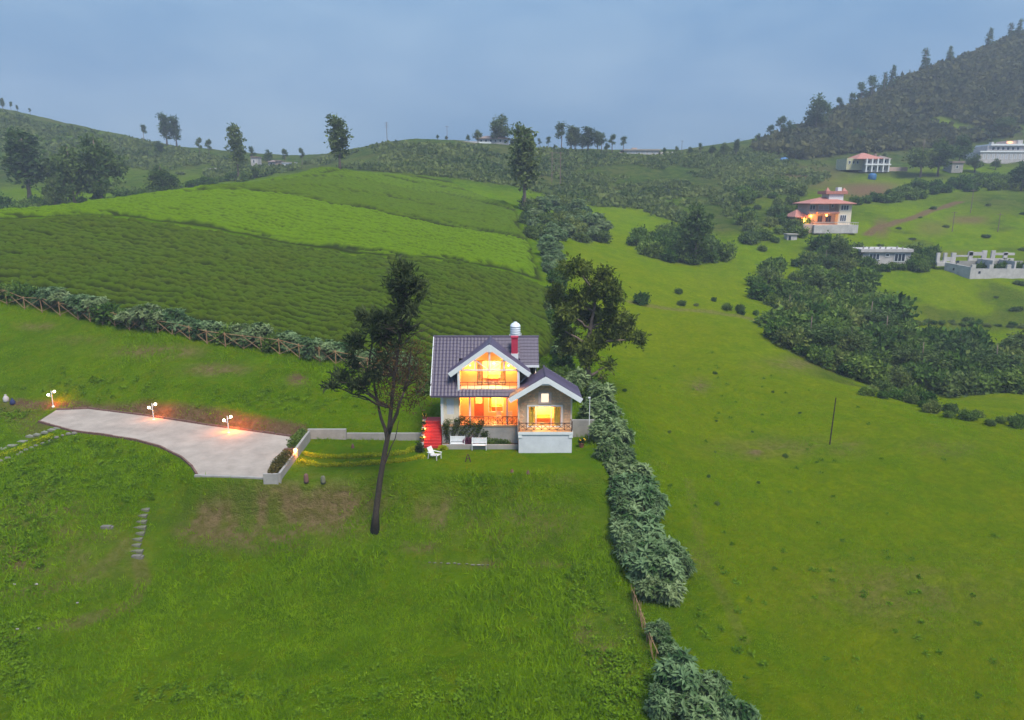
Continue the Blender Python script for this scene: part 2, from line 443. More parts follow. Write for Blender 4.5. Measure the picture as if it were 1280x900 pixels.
def unit(a): return a / np.maximum(np.linalg.norm(a, axis=-1, keepdims=True), 1e-9)
def leaves(pos, axis, nrm, ln, wd, fold=0.15):
    """folded diamond leaves: V (4n,3), F (2n,3)"""
    n_ = len(pos); axis = unit(axis); side = unit(np.cross(axis, nrm)); nn = np.cross(side, axis)
    ln = np.broadcast_to(np.asarray(ln, float), (n_,))[:, None]; wd = np.broadcast_to(np.asarray(wd, float), (n_,))[:, None]
    b = pos; tip = pos + axis * ln - nn * ln * fold; mid = pos + axis * ln * .45 + nn * ln * fold * .5
    V = np.stack([b, mid - side * wd, tip, mid + side * wd], 1).reshape(-1, 3)
    i = np.arange(n_)[:, None] * 4
    F = np.concatenate([i + np.array([[0, 1, 2]]), i + np.array([[0, 2, 3]])], 1).reshape(-1, 3)
    return V, F
def leaf_mesh(name, pos, axis, nrm, ln, wd, m, tint, fold=.15):
    V, F = leaves(pos, axis, nrm, ln, wd, fold)
    return np_mesh(name, V, F, m, {'tint': ('FACE', np.repeat(tint, 2))})
def sphere_dirs(n_, rng): return unit(rng.normal(size=(n_, 3)))
def crown_points(blobs, n_clump, per, spread, rng, shell=.5, flat=1.0):
    """leaf positions, outward directions and per-leaf tint in clumps spread through ellipsoid blobs"""
    vol = np.array([b[3] * b[4] * b[5] for b in blobs]); vol = vol ** .75; pr = vol / vol.sum()
    bi = rng.choice(len(blobs), n_clump, p=pr); B = np.array(blobs)[bi]
    d = sphere_dirs(n_clump, rng); r = (shell + (1 - shell) * rng.random(n_clump)) * (0.85 + .3 * rng.random(n_clump))
    c = B[:, :3] + d * B[:, 3:6] * r[:, None]
    sc = spread * (.6 + .8 * rng.random(n_clump))
    pos = np.repeat(c, per, 0); o = rng.normal(size=pos.shape) * np.repeat(sc, per)[:, None]; o[:, 2] *= flat
    ct = rng.random(n_clump)
    return pos + o, np.repeat(d, per, 0), np.clip(np.repeat(ct, per) * .7 + rng.random(len(pos)) * .3, 0, 1), c

# ------------------------------------------------------------------ ground
def PW(u, v):
    g = G(u, v); return (g.x, g.y)
def ground_poly(pix): return [PW(*p) for p in pix]

def vgrid(a0, l0): 
    A_, L_ = np.meshgrid(a0, l0); Y_ = np.exp(L_); X_ = A_ * Y_; return X_, Y_
def grid_faces(nr, nc):
    i = np.arange(nr - 1)[:, None] * nc + np.arange(nc - 1)[None]; i = i.ravel()
    return np.stack([i, i + 1, i + nc + 1, i + nc], 1)

acol = np.concatenate([np.linspace(-1.5, -.84, 40)[:-1], np.linspace(-.84, .84, 470), np.linspace(.84, 1.5, 40)[1:]])
lrow = np.concatenate([np.linspace(math.log(10), math.log(27), 20)[:-1], np.linspace(math.log(27), math.log(130), 340), np.linspace(math.log(130), math.log(560), 190)[1:], np.linspace(math.log(560), math.log(950), 12)[1:]])
GX, GY = vgrid(acol, lrow); GZ = H(GX, GY)
gt = GY * math.cos(PITCH) - GZ * math.sin(PITCH); gu = CU + F_PX * GX / gt
gv = CV - F_PX * (GY * math.sin(PITCH) + GZ * math.cos(PITCH)) / gt

TEA_DARK = [(-140,345),(0,360),(80,378),(200,402),(330,428),(430,444),(520,462),(640,475),(692,440),(688,365),(672,357),(480,325),(300,297),(150,276),(0,279),(-120,284)]
TEA_BRIGHT = [(-120,276),(-60,277),(0,274),(150,270),(300,292),(480,319),(676,351),(657,298),(640,258),(560,226),(470,216),(425,214),(330,232),(250,238),(120,257),(0,271)]
TD = ground_poly(TEA_DARK); TBp = [PW(*p) for p in TEA_BRIGHT[1:11]] + [tuple(up(u, Y))[:2] for u, Y in ((560,236),(470,236),(425,226),(380,210),(330,192),(250,174),(180,164),(120,154),(60,141),(0,127),(-60,122))]
TBp[0] = PW(-60, 277)
# extend the bright field a little over the crest so its edge is the hill itself
TBp = [p for p in TBp]
GAPS = [ground_poly(pl) for pl in ([(-60,279),(0,276.5),(150,273),(300,294),(480,321),(675,353)], [(235,242),(330,241),(450,262),(560,284),(655,302)],
        [(345,228),(470,230),(560,245),(645,266)], [(300,236),(400,236),(520,254),(600,272)], [(400,218),(480,221),(600,243)])]

sd_td = poly_sdf(GX, GY, TD); sd_tb = poly_sdf(GX, GY, TBp)
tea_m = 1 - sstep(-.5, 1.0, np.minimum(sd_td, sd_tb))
# bare / dry places: (u, v, half-width px, half-height px, strength)
DRY = [(370,640,80,34,1.0),(430,628,46,22,.9),(270,655,50,26,.9),(330,670,60,18,.7),(545,640,26,22,.75),(525,683,22,8,.7),(300,640,60,20,.7),(640,655,90,30,.3),(620,705,80,6,.5),
       (60,640,70,26,.35),(90,660,30,16,.5),(15,700,40,24,.6),(120,690,60,40,.3),(45,715,60,8,.4),(870,482,16,9,.6),(945,565,14,6,.6),(1130,740,120,40,.3),(860,700,30,14,.4),(700,600,40,9,.25),
       (200,440,60,8,.6),(270,462,40,8,.6),(50,408,26,5,.5),(370,475,18,7,.5),(100,425,30,5,.4),(1180,560,40,10,.3),(970,560,80,14,.3),(1060,560,30,10,.35),(745,800,50,40,.35),(1000,455,50,10,.4)]
def dry_at(u_, v_):
    d = np.zeros(np.shape(u_))
    for u, v, a, b, s_ in DRY: d = np.maximum(d, s_ * np.exp(-((u_ - u) / a) ** 2 - ((v_ - v) / b) ** 2))
    return d
dry = dry_at(gu, gv)
dry = np.minimum(1, dry * (.5 + 1.2 * sstep(.3, .6, fbm(GX * .7 + 31, GY * .9 + 4, 4))))
dry = np.where(GY < 140, dry, 0)
SOILP = [(1085,238,38,10,.9),(1160,262,0,0,0),(1210,275,26,5,.7),(1010,222,50,14,.45),(372,472,10,5,.8),(1165,285,20,10,.4),(1102,285,9,12,.7),(1190,318,30,5,.4),(240,700,3,3,0)]
soil = np.zeros(GX.shape)
for u, v, a, b, s_ in SOILP:
    if a: soil = np.maximum(soil, s_ * np.exp(-(np.abs(gu - u) / a) ** 3 - (np.abs(gv - v) / b) ** 3))
soil *= np.where(GY > 60, 1, 0)
ROADS = [[(1085,293),(1100,283),(1125,276),(1160,264),(1200,252)]]
for r_ in ROADS: soil = np.maximum(soil, .85 * (1 - sstep(.8, 2.2, line_dist(GX, GY, ground_poly(r_)))))
for r_, w_, s_ in (([(0,748),(60,735),(110,722),(140,700),(160,680)], .35, .5), ([(0,802),(60,787),(110,775),(165,755),(180,725),(172,700)], .3, .55), ([(165,600),(215,590),(235,580)], .4, .0), ([(790,378),(880,389),(945,400)], .7, .55), ([(860,600),(880,700),(930,800)], .25, .25)):
    dry = np.maximum(dry, s_ * (1 - sstep(w_, w_ * 2.2, line_dist(GX, GY, ground_poly(r_)))))
# strip of bare red earth along the back edge of the driveway
BACKSTRIP = ground_poly([(20,503),(75,508),(180,515),(260,527),(330,536),(375,541)])
soil = np.maximum(soil, .9 * (1 - sstep(.35, .9, line_dist(GX, GY, BACKSTRIP))))
soil = np.maximum(soil, .45 * (1 - sstep(.6, 2.2, line_dist(GX, GY, ground_poly([(0,512),(30,520),(52,530)])))))
SCRP = [(350,208),(484,170),(640,176),(800,186),(930,180),(1010,190),(1010,260),(960,292),(900,300),(820,262),(730,252),(668,250),(640,240),(560,216),(440,206)]
scr = np.maximum(sstep(190, 290, GY + (fbm(GX * .03, GY * .03, 4) - .5) * 130), 1 - sstep(-14, 6, poly_sdf(gu, gv, SCRP) + (fbm(GX * .06, GY * .06, 3) - .5) * 26))
scr = np.maximum(scr, (GY > 90) * sstep(960, 1060, gu) * .6 * sstep(.52, .7, fbm(GX * .09 + 50, GY * .09, 4)))
greenp = [(1190,232,60,8,.9),(1100,225,60,6,.7),(1210,212,70,6,.8),(1180,155,28,9,.6),(1150,240,90,10,.5),(800,265,50,16,.8),(60,255,60,12,.7),(240,230,80,14,.5),(90,172,45,9,.6),(950,215,30,8,.3),(1250,160,30,6,.4),(960,255,40,10,.4)]
for u, v, a, b, s_ in greenp: scr = scr * (1 - s_ * np.exp(-((gu - u) / a) ** 2 - ((gv - v) / b) ** 2))
yel = sstep(0, 8, GX - (np.interp(GY, [20, 35, 45, 60, 75, 120, 170], [14, 9, 9.5, 8.5, 8, 6, 10]))) * (1 - .5 * sstep(120, 200, GY))
lawn_m = 1 - sstep(-.3, .8, poly_sdf(GX, GY, LAWN))
me = np_mesh('ground', np.stack([GX, GY, GZ], -1).reshape(-1, 3), grid_faces(*GX.shape), bpy.data.materials.new('ground_cover'),
    {'dry': ('POINT', dry.ravel()), 'soil': ('POINT', soil.ravel()), 'scrub': ('POINT', scr.ravel()), 'yellow': ('POINT', yel.ravel()), 'tea': ('POINT', tea_m.ravel()), 'lawn': ('POINT', lawn_m.ravel())}, smooth=True)
ground = tag(link('ground', me), 'grassy hillside and meadows', None, None, 'structure')

def ground_shader(m):
    t, N, L = nodes(m); b = N['Principled BSDF']; b.inputs['Roughness'].default_value = .95; b.inputs['Specular IOR Level'].default_value = .0
    geo = N.new('ShaderNodeNewGeometry')
    def noise(sc, det=6, rough=.62, dist=0.0):
        z = N.new('ShaderNodeTexNoise'); z.inputs['Scale'].default_value = sc; z.inputs['Detail'].default_value = det
        z.inputs['Roughness'].default_value = rough; z.inputs['Distortion'].default_value = dist; L.new(geo.outputs['Position'], z.inputs['Vector']); return z.outputs[0]
    def attr(nm):
        a = N.new('ShaderNodeAttribute'); a.attribute_name = nm; return a.outputs['Fac']
    def rng_(s, a, b_):
        x = N.new('ShaderNodeMapRange'); x.interpolation_type = 'SMOOTHSTEP'; x.inputs[1].default_value = a; x.inputs[2].default_value = b_; L.new(s, x.inputs[0]); return x.outputs[0]
    def mul(a, b_):
        x = N.new('ShaderNodeMath'); x.operation = 'MULTIPLY'
        for i, q in enumerate((a, b_)):
            if isinstance(q, (int, float)): x.inputs[i].default_value = q
            else: L.new(q, x.inputs[i])
        return x.outputs[0]
    def mix(f, a, b_):
        x = N.new('ShaderNodeMix'); x.data_type = 'RGBA'
        if isinstance(f, (int, float)): x.inputs[0].default_value = f
        else: L.new(f, x.inputs[0])
        for i, q in ((6, a), (7, b_)):
            if isinstance(q, tuple): x.inputs[i].default_value = q + (1,)
            else: L.new(q, x.inputs[i])
        return x.outputs[2]
    big = rng_(noise(.06, 4), .35, .65); medn = rng_(noise(.35, 6), .35, .68); sm = rng_(noise(1.7, 7, .7), .3, .7); fine = rng_(noise(9, 5, .75), .3, .72)
    g1 = mix(medn, (.052, .140, .001), (.122, .250, .001))
    g1 = mix(mul(big, .5), g1, (.180, .285, .001))
    y1 = mix(medn, (.150, .245, .000), (.262, .325, .000))
    y1 = mix(mul(big, .5), y1, (.285, .292, .002))
    c = mix(attr('yellow'), g1, y1)
    c = mix(mul(attr('lawn'), .7), c, (.110, .250, .003))
    c = mix(mul(sm, .55), c, (.052, .132, .001))
    c = mix(mul(fine, .40), c, (.195, .280, .004))
    md2 = rng_(noise(.8, 5, .7, .6), .45, .66)
    c = mix(mul(md2, .40), c, (.215, .240, .004))
    sc1 = mix(medn, (.050, .092, .014), (.115, .150, .024)); sc1 = mix(big, sc1, (.120, .120, .036)); sc1 = mix(mul(sm, .55), sc1, (.030, .070, .012)); scl = rng_(noise(.22, 8, .72), .46, .60); sc1 = mix(mul(scl, .7), sc1, (.026, .058, .012))
    c = mix(attr('scrub'), c, sc1)
    dr = mix(sm, (.30, .21, .11), (.15, .14, .03))
    c = mix(attr('dry'), c, dr)
    so = mix(sm, (.15, .075, .05), (.24, .15, .10))
    c = mix(attr('soil'), c, so)
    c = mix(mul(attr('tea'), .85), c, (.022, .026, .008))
    L.new(c, b.inputs['Base Color'])
    bp = N.new('ShaderNodeBump'); bp.inputs['Strength'].default_value = 1.0; bp.inputs['Distance'].default_value = .4
    ad = N.new('ShaderNodeMath'); ad.operation = 'ADD'; L.new(mul(sm, .8), ad.inputs[0]); L.new(mul(fine, .35), ad.inputs[1])
    L.new(ad.outputs[0], bp.inputs['Height']); L.new(bp.outputs[0], b.inputs['Normal'])
ground_shader(me.materials[0])

# ------------------------------------------------------------------ tea fields
def tea_mesh():
    ac = np.linspace(-1.0, .12, 430); lr = np.linspace(math.log(70), math.log(235), 560)
    X, Y = vgrid(ac, lr)
    wob = (fbm(X * .3 + 60, Y * .3, 3) - .5) * 2.4; s1 = poly_sdf(X, Y, TD) + wob; s2 = poly_sdf(X, Y, TBp) + wob
    br = (s2 < s1).astype(float); s = np.minimum(s1, s2)
    ins = 1 - sstep(-1.0, 0.0, s)
    Z = H(X, Y)
    warp = (fbm(X * .03, Y * .03, 2) - .5) * 6 + (fbm(X * .25 + 8, Y * .25, 2) - .5) * .5
    ph = (Y + .16 * X + .0016 * (X + 40) ** 2 + warp) / 1.4
    row = np.floor(ph); fr = ph - row
    prof = sstep(.0, .34, fr) * (1 - sstep(.72, .98, fr))
    along = X / (1.5 + .4 * np.sin(row * 3.1)) + row * .37 + (fbm(X * .5, Y * .5, 2) - .5) * 1.2
    fa = along - np.floor(along); bush = sstep(0, .22, fa) * (1 - sstep(.78, 1, fa))
    cell = _perm[(row.astype(int) * 7) & 255, np.floor(along).astype(int) & 255]
    patch = fbm(X * .09 + 4, Y * .12, 4)
    hdark = .95 * prof * (.82 + .18 * bush) * (.78 + .34 * cell) * (.55 + .5 * sstep(.3, .5, patch))
    dash = sstep(.35, .55, fbm(X * .35 + 20, row * 1.7, 2)); hbr = .95 * (1 - (1 - prof) * (.25 + .75 * dash)) * (.9 + .1 * bush) * (.9 + .2 * cell)
    hh = np.where(br > .5, hbr, hdark) * (1 + .55 * (fbm(X * 1.9, Y * 1.9, 3) - .5))
    for k, g_ in enumerate(GAPS):
        d = line_dist(X, Y, g_); hh = hh * sstep(1.3, 2.5, d)  # dividing gaps kept wide; the mask below also colours them dark as hedge shadow
    hh = np.maximum(hh, -.05) * ins
    V = np.stack([X, Y, Z + hh - .05 + .03 * ins], -1).reshape(-1, 3)
    F = grid_faces(*X.shape); keep = (ins.ravel()[F].max(1) > .02); F = F[keep]
    used = np.unique(F); rm = np.full(len(V), -1); rm[used] = np.arange(len(used)); 
    m = bpy.data.materials.new('tea_foliage'); t, N, L = nodes(m); b = N['Principled BSDF']; b.inputs['Roughness'].default_value = .9; b.inputs['Specular IOR Level'].default_value = .03
    geo = N.new('ShaderNodeNewGeometry')
    def nz(sc, d, r_=.65):
        z = N.new('ShaderNodeTexNoise'); z.inputs['Scale'].default_value = sc; z.inputs['Detail'].default_value = d; z.inputs['Roughness'].default_value = r_
        L.new(geo.outputs['Position'], z.inputs['Vector'])
        x = N.new('ShaderNodeMapRange'); x.inputs[1].default_value = .32; x.inputs[2].default_value = .68; L.new(z.outputs[0], x.inputs[0]); return x.outputs[0]
    def at2(nm):
        a = N.new('ShaderNodeAttribute'); a.attribute_name = nm; return a.outputs['Fac']
    def mixc(f, a, b_):
        x = N.new('ShaderNodeMix'); x.data_type = 'RGBA'; L.new(f, x.inputs[0])
        for i, q in ((6, a), (7, b_)):
            if isinstance(q, tuple): x.inputs[i].default_value = q + (1,)
            else: L.new(q, x.inputs[i])
        return x.outputs[2]
    n1 = nz(.12, 4); n2 = nz(1.1, 5); n3 = nz(5.0, 4, .75)
    d1 = mixc(n2, (.046, .074, .004), (.105, .132, .007)); d1 = mixc(n1, d1, (.070, .120, .004)); 
    b1 = mixc(n2, (.095, .185, .001), (.160, .250, .002)); b1 = mixc(n1, b1, (.128, .222, .001))
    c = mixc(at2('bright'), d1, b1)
    c = mixc(at2('leafy'), (.020, .024, .006), c)  # dark colour is bare stems plus painted shade on bush sides and gaps
    mu = N.new('ShaderNodeMath'); mu.operation = 'MULTIPLY'; mu.inputs[1].default_value = .45; L.new(n3, mu.inputs[0])
    c = mixc(mu.outputs[0], c, (.040, .080, .004))
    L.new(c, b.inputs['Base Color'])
    bp = N.new('ShaderNodeBump'); bp.inputs['Strength'].default_value = .9; bp.inputs['Distance'].default_value = .15
    L.new(n3, bp.inputs['Height']); L.new(bp.outputs[0], b.inputs['Normal'])
    pe = np.where(br > .5, 1 - (1 - prof) * (.3 + .7 * dash), prof * (.82 + .18 * bush)); leafy = sstep(.50, .93, pe) * sstep(.05, .3, hh)  # mask for foliage and painted shade: fronts dark almost to the lit top
    band = [PW(*p) for p in [(235,243),(330,241),(450,262),(560,284),(655,302),(645,266),(560,245),(470,230),(345,228)]]
    top_ = [PW(*p) for p in [(240,242),(345,228),(470,230),(560,245),(645,266),(641,257)]] + [tuple(up(u, Y_))[:2] for u, Y_ in ((560,240),(470,240),(425,230),(330,195))]
    br = br * np.where(poly_sdf(X, Y, band) < 0, .30, np.where(poly_sdf(X, Y, top_) < 0, .55, 1.0))
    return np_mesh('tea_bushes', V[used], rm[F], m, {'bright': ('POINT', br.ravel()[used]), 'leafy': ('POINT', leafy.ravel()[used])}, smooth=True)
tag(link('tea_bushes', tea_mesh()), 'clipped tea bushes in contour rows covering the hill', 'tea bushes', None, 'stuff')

# ------------------------------------------------------------------ driveway, kerbs, walls, paths
DZ = lambda x, y: float(drive_z(x))
mb = MB().slab(DRIVE, lambda x, y: DZ(x, y) - .5, lambda x, y: DZ(x, y) + .0)
drive = tag(mb.build('driveway', PAVE), 'pale concrete driveway terrace', None, None, 'structure')
def strip_wall(mb, pl, w, z0, z1):
    """wall along a polyline with mitred corners; z0/z1 functions"""
    n_ = len(pl); L_, R_ = [], []
    for i in range(n_):
        a = Vector(pl[max(i-1, 0)]); b = Vector(pl[min(i+1, n_-1)]); d = (b - a).normalized(); q = Vector((-d.y, d.x))
        L_.append(Vector(pl[i]) + q * w / 2); R_.append(Vector(pl[i]) - q * w / 2)
    vs = []
    for l, r in zip(L_, R_):
        vs += [(l.x, l.y, z0(l.x, l.y)), (r.x, r.y, z0(r.x, r.y)), (r.x, r.y, z1(r.x, r.y)), (l.x, l.y, z1(l.x, l.y))]
    fs = [(0,1,2,3), tuple((n_-1)*4 + k for k in (3,2,1,0))]
    for i in range(n_ - 1):
        k = i * 4
        for a, b in ((0,1),(1,2),(2,3),(3,0)): fs.append((k+a, k+4+a, k+4+b, k+b))
    mb.add(vs, fs); return mb
# dark kerb behind, thin kerb in front: separate stones
def kerb_run(pl, parent, ln=.55, w=.16, h=.14, m=KERB, base=DZ):
    P_ = [Vector(p) for p in pl]; acc = 0
    for a, b in zip(P_[:-1], P_[1:]):
        L_ = (b - a).length; k = max(1, int(L_ / ln)); 
        for i in range(k):
            s0 = a.lerp(b, i / k); s1 = a.lerp(b, (i + .93) / k); hz = h * random.uniform(.8, 1.2)
            z0 = base(s0.x, s0.y); z1 = base(s1.x, s1.y)
            MB().bar((s0.x, s0.y, z0 + hz/2 - .05), (s1.x, s1.y, z1 + hz/2 - .05), w * random.uniform(.85, 1.1), hz + .1).build('kerb_stone', m, parent)
kb = thing('kerb', 'dark stone kerb between the driveway and the red earth strip behind it', 'kerb', (DRIVE[3][0], DRIVE[3][1], DZ(*DRIVE[3])))
kerb_run([(x, y + .1) for x, y in DRIVE[1:7]], kb, 1.1)
kf = thing('kerb', 'low brown stone kerb along the curved grass side of the driveway', 'kerb', (DRIVE[13][0], DRIVE[13][1], DZ(*DRIVE[13])))
kerb_run(DRIVE[10:] + [DRIVE[0]], kf, .8, .14, .10)
# retaining wall under the driveway's outer edge
e0, e1 = Vector(DRIVE[10]), Vector(DRIVE[8])
rw = strip_wall(MB(), [(e0.x - .1, e0.y - .12), (e1.x, e1.y - .12)], .22, lambda x, y: -21.6, lambda x, y: DZ(x, y) + .03)
tag(rw.build('retaining_wall', GREYW, None, (e0.x, e0.y - .1, -21.4)), 'short grey retaining wall under the outer edge of the driveway', 'wall')
# planter box beside the driveway
def planter_box():
    x0 = on_plane(349, 599, -20.75)[0] + .1; xA = x0
    A_ = (-17.55, 48.9); B_ = (-17.95, 58.2)
    t = thing('planter_wall', 'low white planter wall between the driveway and the front lawn', 'wall', (-17.7, 53, LAWN_Z))
    strip_wall(MB(), [A_, (A_[0]+(B_[0]-A_[0])*.48, A_[1]+(B_[1]-A_[1])*.48)], .18, lambda x, y: -21.5, lambda x, y: -20.05).build('outer_wall', BASEW, t)
    strip_wall(MB(), [(A_[0]+(B_[0]-A_[0])*.52, A_[1]+(B_[1]-A_[1])*.52), B_], .2, lambda x, y: -21.4, lambda x, y: -19.85).build('outer_wall', BASEW, t)
    MB().box(-18.75, -17.64, 48.8, 48.98, -21.5, -20.08).build('end_wall', BASEW, t)
    MB().box(-18.6, -17.72, 49.0, 53.0, -20.7, -20.2).build('soil', SOIL, t)
    MB().box(-18.8, -18.05, 54.6, 58.0, -20.7, -20.2).build('soil', SOIL, t)
    MB().box(-18.95, -18.1, 54.3, 54.5, -20.7, -20.1).build('end_wall', KERB, t)
    return t
planter_box()
# grey wall left of the steps
def low_wall():
    t = thing('garden_wall', 'long low grey garden wall running from the planter to the red steps', 'wall', (-13, 58.3, LAWN_Z))
    MB().box(-18.1, -14.7, 58.25, 58.5, -21.2, -19.75).build('high_section', BASEW, t)
    MB().box(-14.68, -7.85, 58.35, 58.57, -21.2, -20.15).build('low_section', BASEW, t)
low_wall()
# left garden path edging and slabs
def path_stones():
    pl = [G(u, v) for u, v in [(0,577),(20,570),(45,558),(70,548),(100,542)]]
    t = thing('stone_edging', 'rough grey stone edging bordering the yellow flower strip left of the driveway', 'stones', pl[2])
    k = 0
    for a, b in zip(pl[:-1], pl[1:]):
        L_ = (b - a).length
        for i in range(int(L_ / .5)):
            p = a.lerp(b, (i + random.random()*.3) / (L_ / .5)); s_ = random.uniform(.14, .26)
            MB().ball((p.x, p.y, Hs(p.x, p.y) + .05), s_, 6, 4, (1.2, .8, .7)).build('stone', mat('edging_stone', (.14, .13, .115), .95, .35, 4), t)
    for j, (u, v) in enumerate([(3,561),(15,557),(28,552),(40,545),(48,543),(58,540),(66,537),(73,535)]):
        p = G(u, v); w_ = random.uniform(.35, .5)
        q = MB().slab([(p.x - w_, p.y - .22), (p.x + w_*.8, p.y - .26), (p.x + w_, p.y + .2), (p.x - w_*.9, p.y + .25)], p.z - .12, p.z + .06)
        tag(q.build('stepping_stone', mat('pale_mossy_stone', (.17, .17, .14), .95, .3, 3), None, (p.x, p.y, p.z)), 'flat pale stepping stone in the grass left of the driveway', 'stone', 'stepping stones left of the driveway')
path_stones()
# old stone steps down the bank
for j in range(8):
    p = G(183 - j * 1.9 + random.uniform(-2, 2), 637 + j * 7.4); w_ = random.uniform(.28, .45)
    q = MB().slab([(p.x - w_, p.y - .16), (p.x + w_, p.y - .19), (p.x + w_ * .95, p.y + .15), (p.x - w_ * .9, p.y + .17)], p.z - .2, p.z + .07)
    tag(q.build('stone_step', mat('mossy_stone', (.12, .12, .085), .95, .35, 3), None, (p.x, p.y, p.z)), 'old grey stone step sunk in the grassy bank below the driveway', 'step', 'old stone steps in the bank')
for (u, v, s_, lab) in [(172,697,.28,'pale broken block at the foot of the old stone steps'), (134,660,.3,'flat pale rock lying in grass beside the old stone steps')]:
    p = G(u, v); q = MB().box(p.x - s_*1.3, p.x + s_, p.y - s_*.5, p.y + s_*.5, p.z - .1, p.z + s_*.6)
    q.box(p.x + s_*.2, p.x + s_*1.4, p.y - s_*.3, p.y + s_*.6, p.z - .1, p.z + s_*.35)
    tag(q.build('stone_block', mat('edging_stone', (.20, .19, .17)), None, p), lab, 'rock')
for (u, v) in [(18,732),(46,732),(97,755),(49,787),(22,788)]:
    p = G(u, v); s_ = random.uniform(.07, .12)
    q = MB().ball((p.x, p.y, p.z + .06 + s_*.3), s_, 6, 4, (1.4, .9, .7))
    tag(q.build('white_stone', CONC, None, p), 'small white stone lying in the grass of the lower left meadow', 'stone', 'white stones in the lower meadow')

p = G(580, 706); sl_ = thing('stone_line', 'thin broken line of pale stones across the foot of the grassy bank', 'stones', p)
for i in range(11):
    q = G(538 + i * 7.4 + random.uniform(-2, 2), 703.5 + i * .4 + random.uniform(-.6, .6)); MB().ball((q.x, q.y, q.z + .05), random.uniform(.06, .11), 6, 4, (1.8, .8, .5)).build('stone', mat('mossy_stone', (.17, .165, .12)), sl_)
# ------------------------------------------------------------------ the cottage
HX = (-2.0, 57.0, LAWN_Z)
house = thing('cottage', 'lit two-storey cottage with purple tiled gables, red chimney and warm glowing rooms', 'house', HX)
RZ0, RY0, RSL = -16.2, 56.6, 1.222           # front roof slope: eave height, eave y, rise per metre
RIDGE_Y, RIDGE_Z = 60.2, -11.8
def tiles(O, A_, D_, s0, s1, lo, hi, row=.33, col=.15):
    """pressed roof tiles: waves across, a step at every course"""
    O = Vector(O); A_ = Vector(A_).normalized(); D_ = Vector(D_).normalized(); N_ = A_.cross(D_)
    if N_.z < 0: N_ = -N_
    mb = MB(); k = int(round((s1 - s0) / row)); st = (s1 - s0) / k
    for i in range(k):
        a, b = s0 + i * st, s0 + (i + 1) * st + .015; m_ = (a + b) / 2
        l, h = lo(m_), hi(m_)
        if h - l < .1: continue
        n_ = max(2, int((h - l) / col) + 1); vs = []
        for j in range(n_):
            x = l + (h - l) * j / (n_ - 1); w_ = .022 * math.cos(x * 2 * math.pi / .3)
            vs += [O + A_ * x + D_ * a + N_ * (.03 + w_), O + A_ * x + D_ * b + N_ * (.065 + w_), O + A_ * x + D_ * b + N_ * .0]
        fs = []
        for j in range(n_ - 1):
            q = j * 3; fs += [(q, q+3, q+4, q+1), (q+1, q+4, q+5, q+2)]
        mb.add(vs, fs)
    return mb
def sheet(mb, quad, th=.08):
    q = [Vector(p) for p in quad]; n_ = (q[1] - q[0]).cross(q[2] - q[0]).normalized()
    if n_.z < 0: n_ = -n_
    k = len(q)
    return mb.add(q + [p - n_ * th for p in q], [tuple(range(k)), tuple(range(2*k-1, k-1, -1))] + [(i, (i+1) % k, (i+1) % k + k, i + k) for i in range(k)])
# --- main roof
FS = math.hypot(RIDGE_Y - RY0, RIDGE_Z - RZ0); Dn = Vector((0, RY0 - RIDGE_Y, RZ0 - RIDGE_Z)).normalized()
def sY(y): return (RIDGE_Y - y) / abs(Dn.y)
def rz(y): return RZ0 + RSL * (y - RY0)
xl, xr = -6.9, 2.33; DL, DR = -4.62, .68
mr = MB()
def rq(x0, x1, y0, y1): sheet(mr, [(x0, y0, rz(y0)), (x1, y0, rz(y0)), (x1, y1, rz(y1)), (x0, y1, rz(y1))])
rq(xl, DL, RY0, RIDGE_Y); rq(DL + .002, DR, RY0, 57.0); rq(DL + .002, DR, 58.85, RIDGE_Y); rq(DR + .002, xr, 58.4, RIDGE_Y)
sheet(mr, [(xl, RIDGE_Y, RIDGE_Z), (xr, RIDGE_Y, RIDGE_Z), (xr, 64.0, -16.2), (xl, 64.0, -16.2)])
main_roof = mr.build('main_roof', TILE, house)
o = (0, RIDGE_Y, RIDGE_Z)
for nm, s0, s1, a, b in (('l', 0, FS, xl, DL), ('s', sY(57.0), FS, DL, DR), ('t', 0, sY(58.85), DL, DR), ('r', 0, sY(58.4), DR, xr)):
    tag(tiles(o, (1,0,0), Dn, s0, s1, lambda s, a=a: a, lambda s, b=b: b).build('roof_tiles', TILE, main_roof), kind='stuff')
tag(tiles(o, (1,0,0), (0, 3.8, -4.4), 0, 5.8, lambda s: xl, lambda s: xr, .33, .3).build('roof_tiles', TILE, main_roof), kind='stuff')
MB().tube([(xl - .05, RIDGE_Y, RIDGE_Z + .04), (xr + .05, RIDGE_Y, RIDGE_Z + .04)], .1, 8).build('ridge_cap', TILE, main_roof)
MB().bar((xl - .03, RY0 - .05, rz(RY0) + .0), (xl - .03, RIDGE_Y, RIDGE_Z + .0), .06, .2).build('verge_board', WHITE, main_roof)
MB().box(xl, DL - .05, RY0 - .1, RY0 - .03, rz(RY0) - .12, rz(RY0) + .03).build('gutter', TILE, main_roof)
MB().box(DL - .04, DR - .3, RY0 - .1, RY0 - .03, rz(RY0) - .12, rz(RY0) + .03).build('gutter', TILE, main_roof)
MB().box(DR + .1, xr + .02, 58.28, 58.37, rz(58.4) - .12, rz(58.4) + .05).build('fascia', WHITE, main_roof)
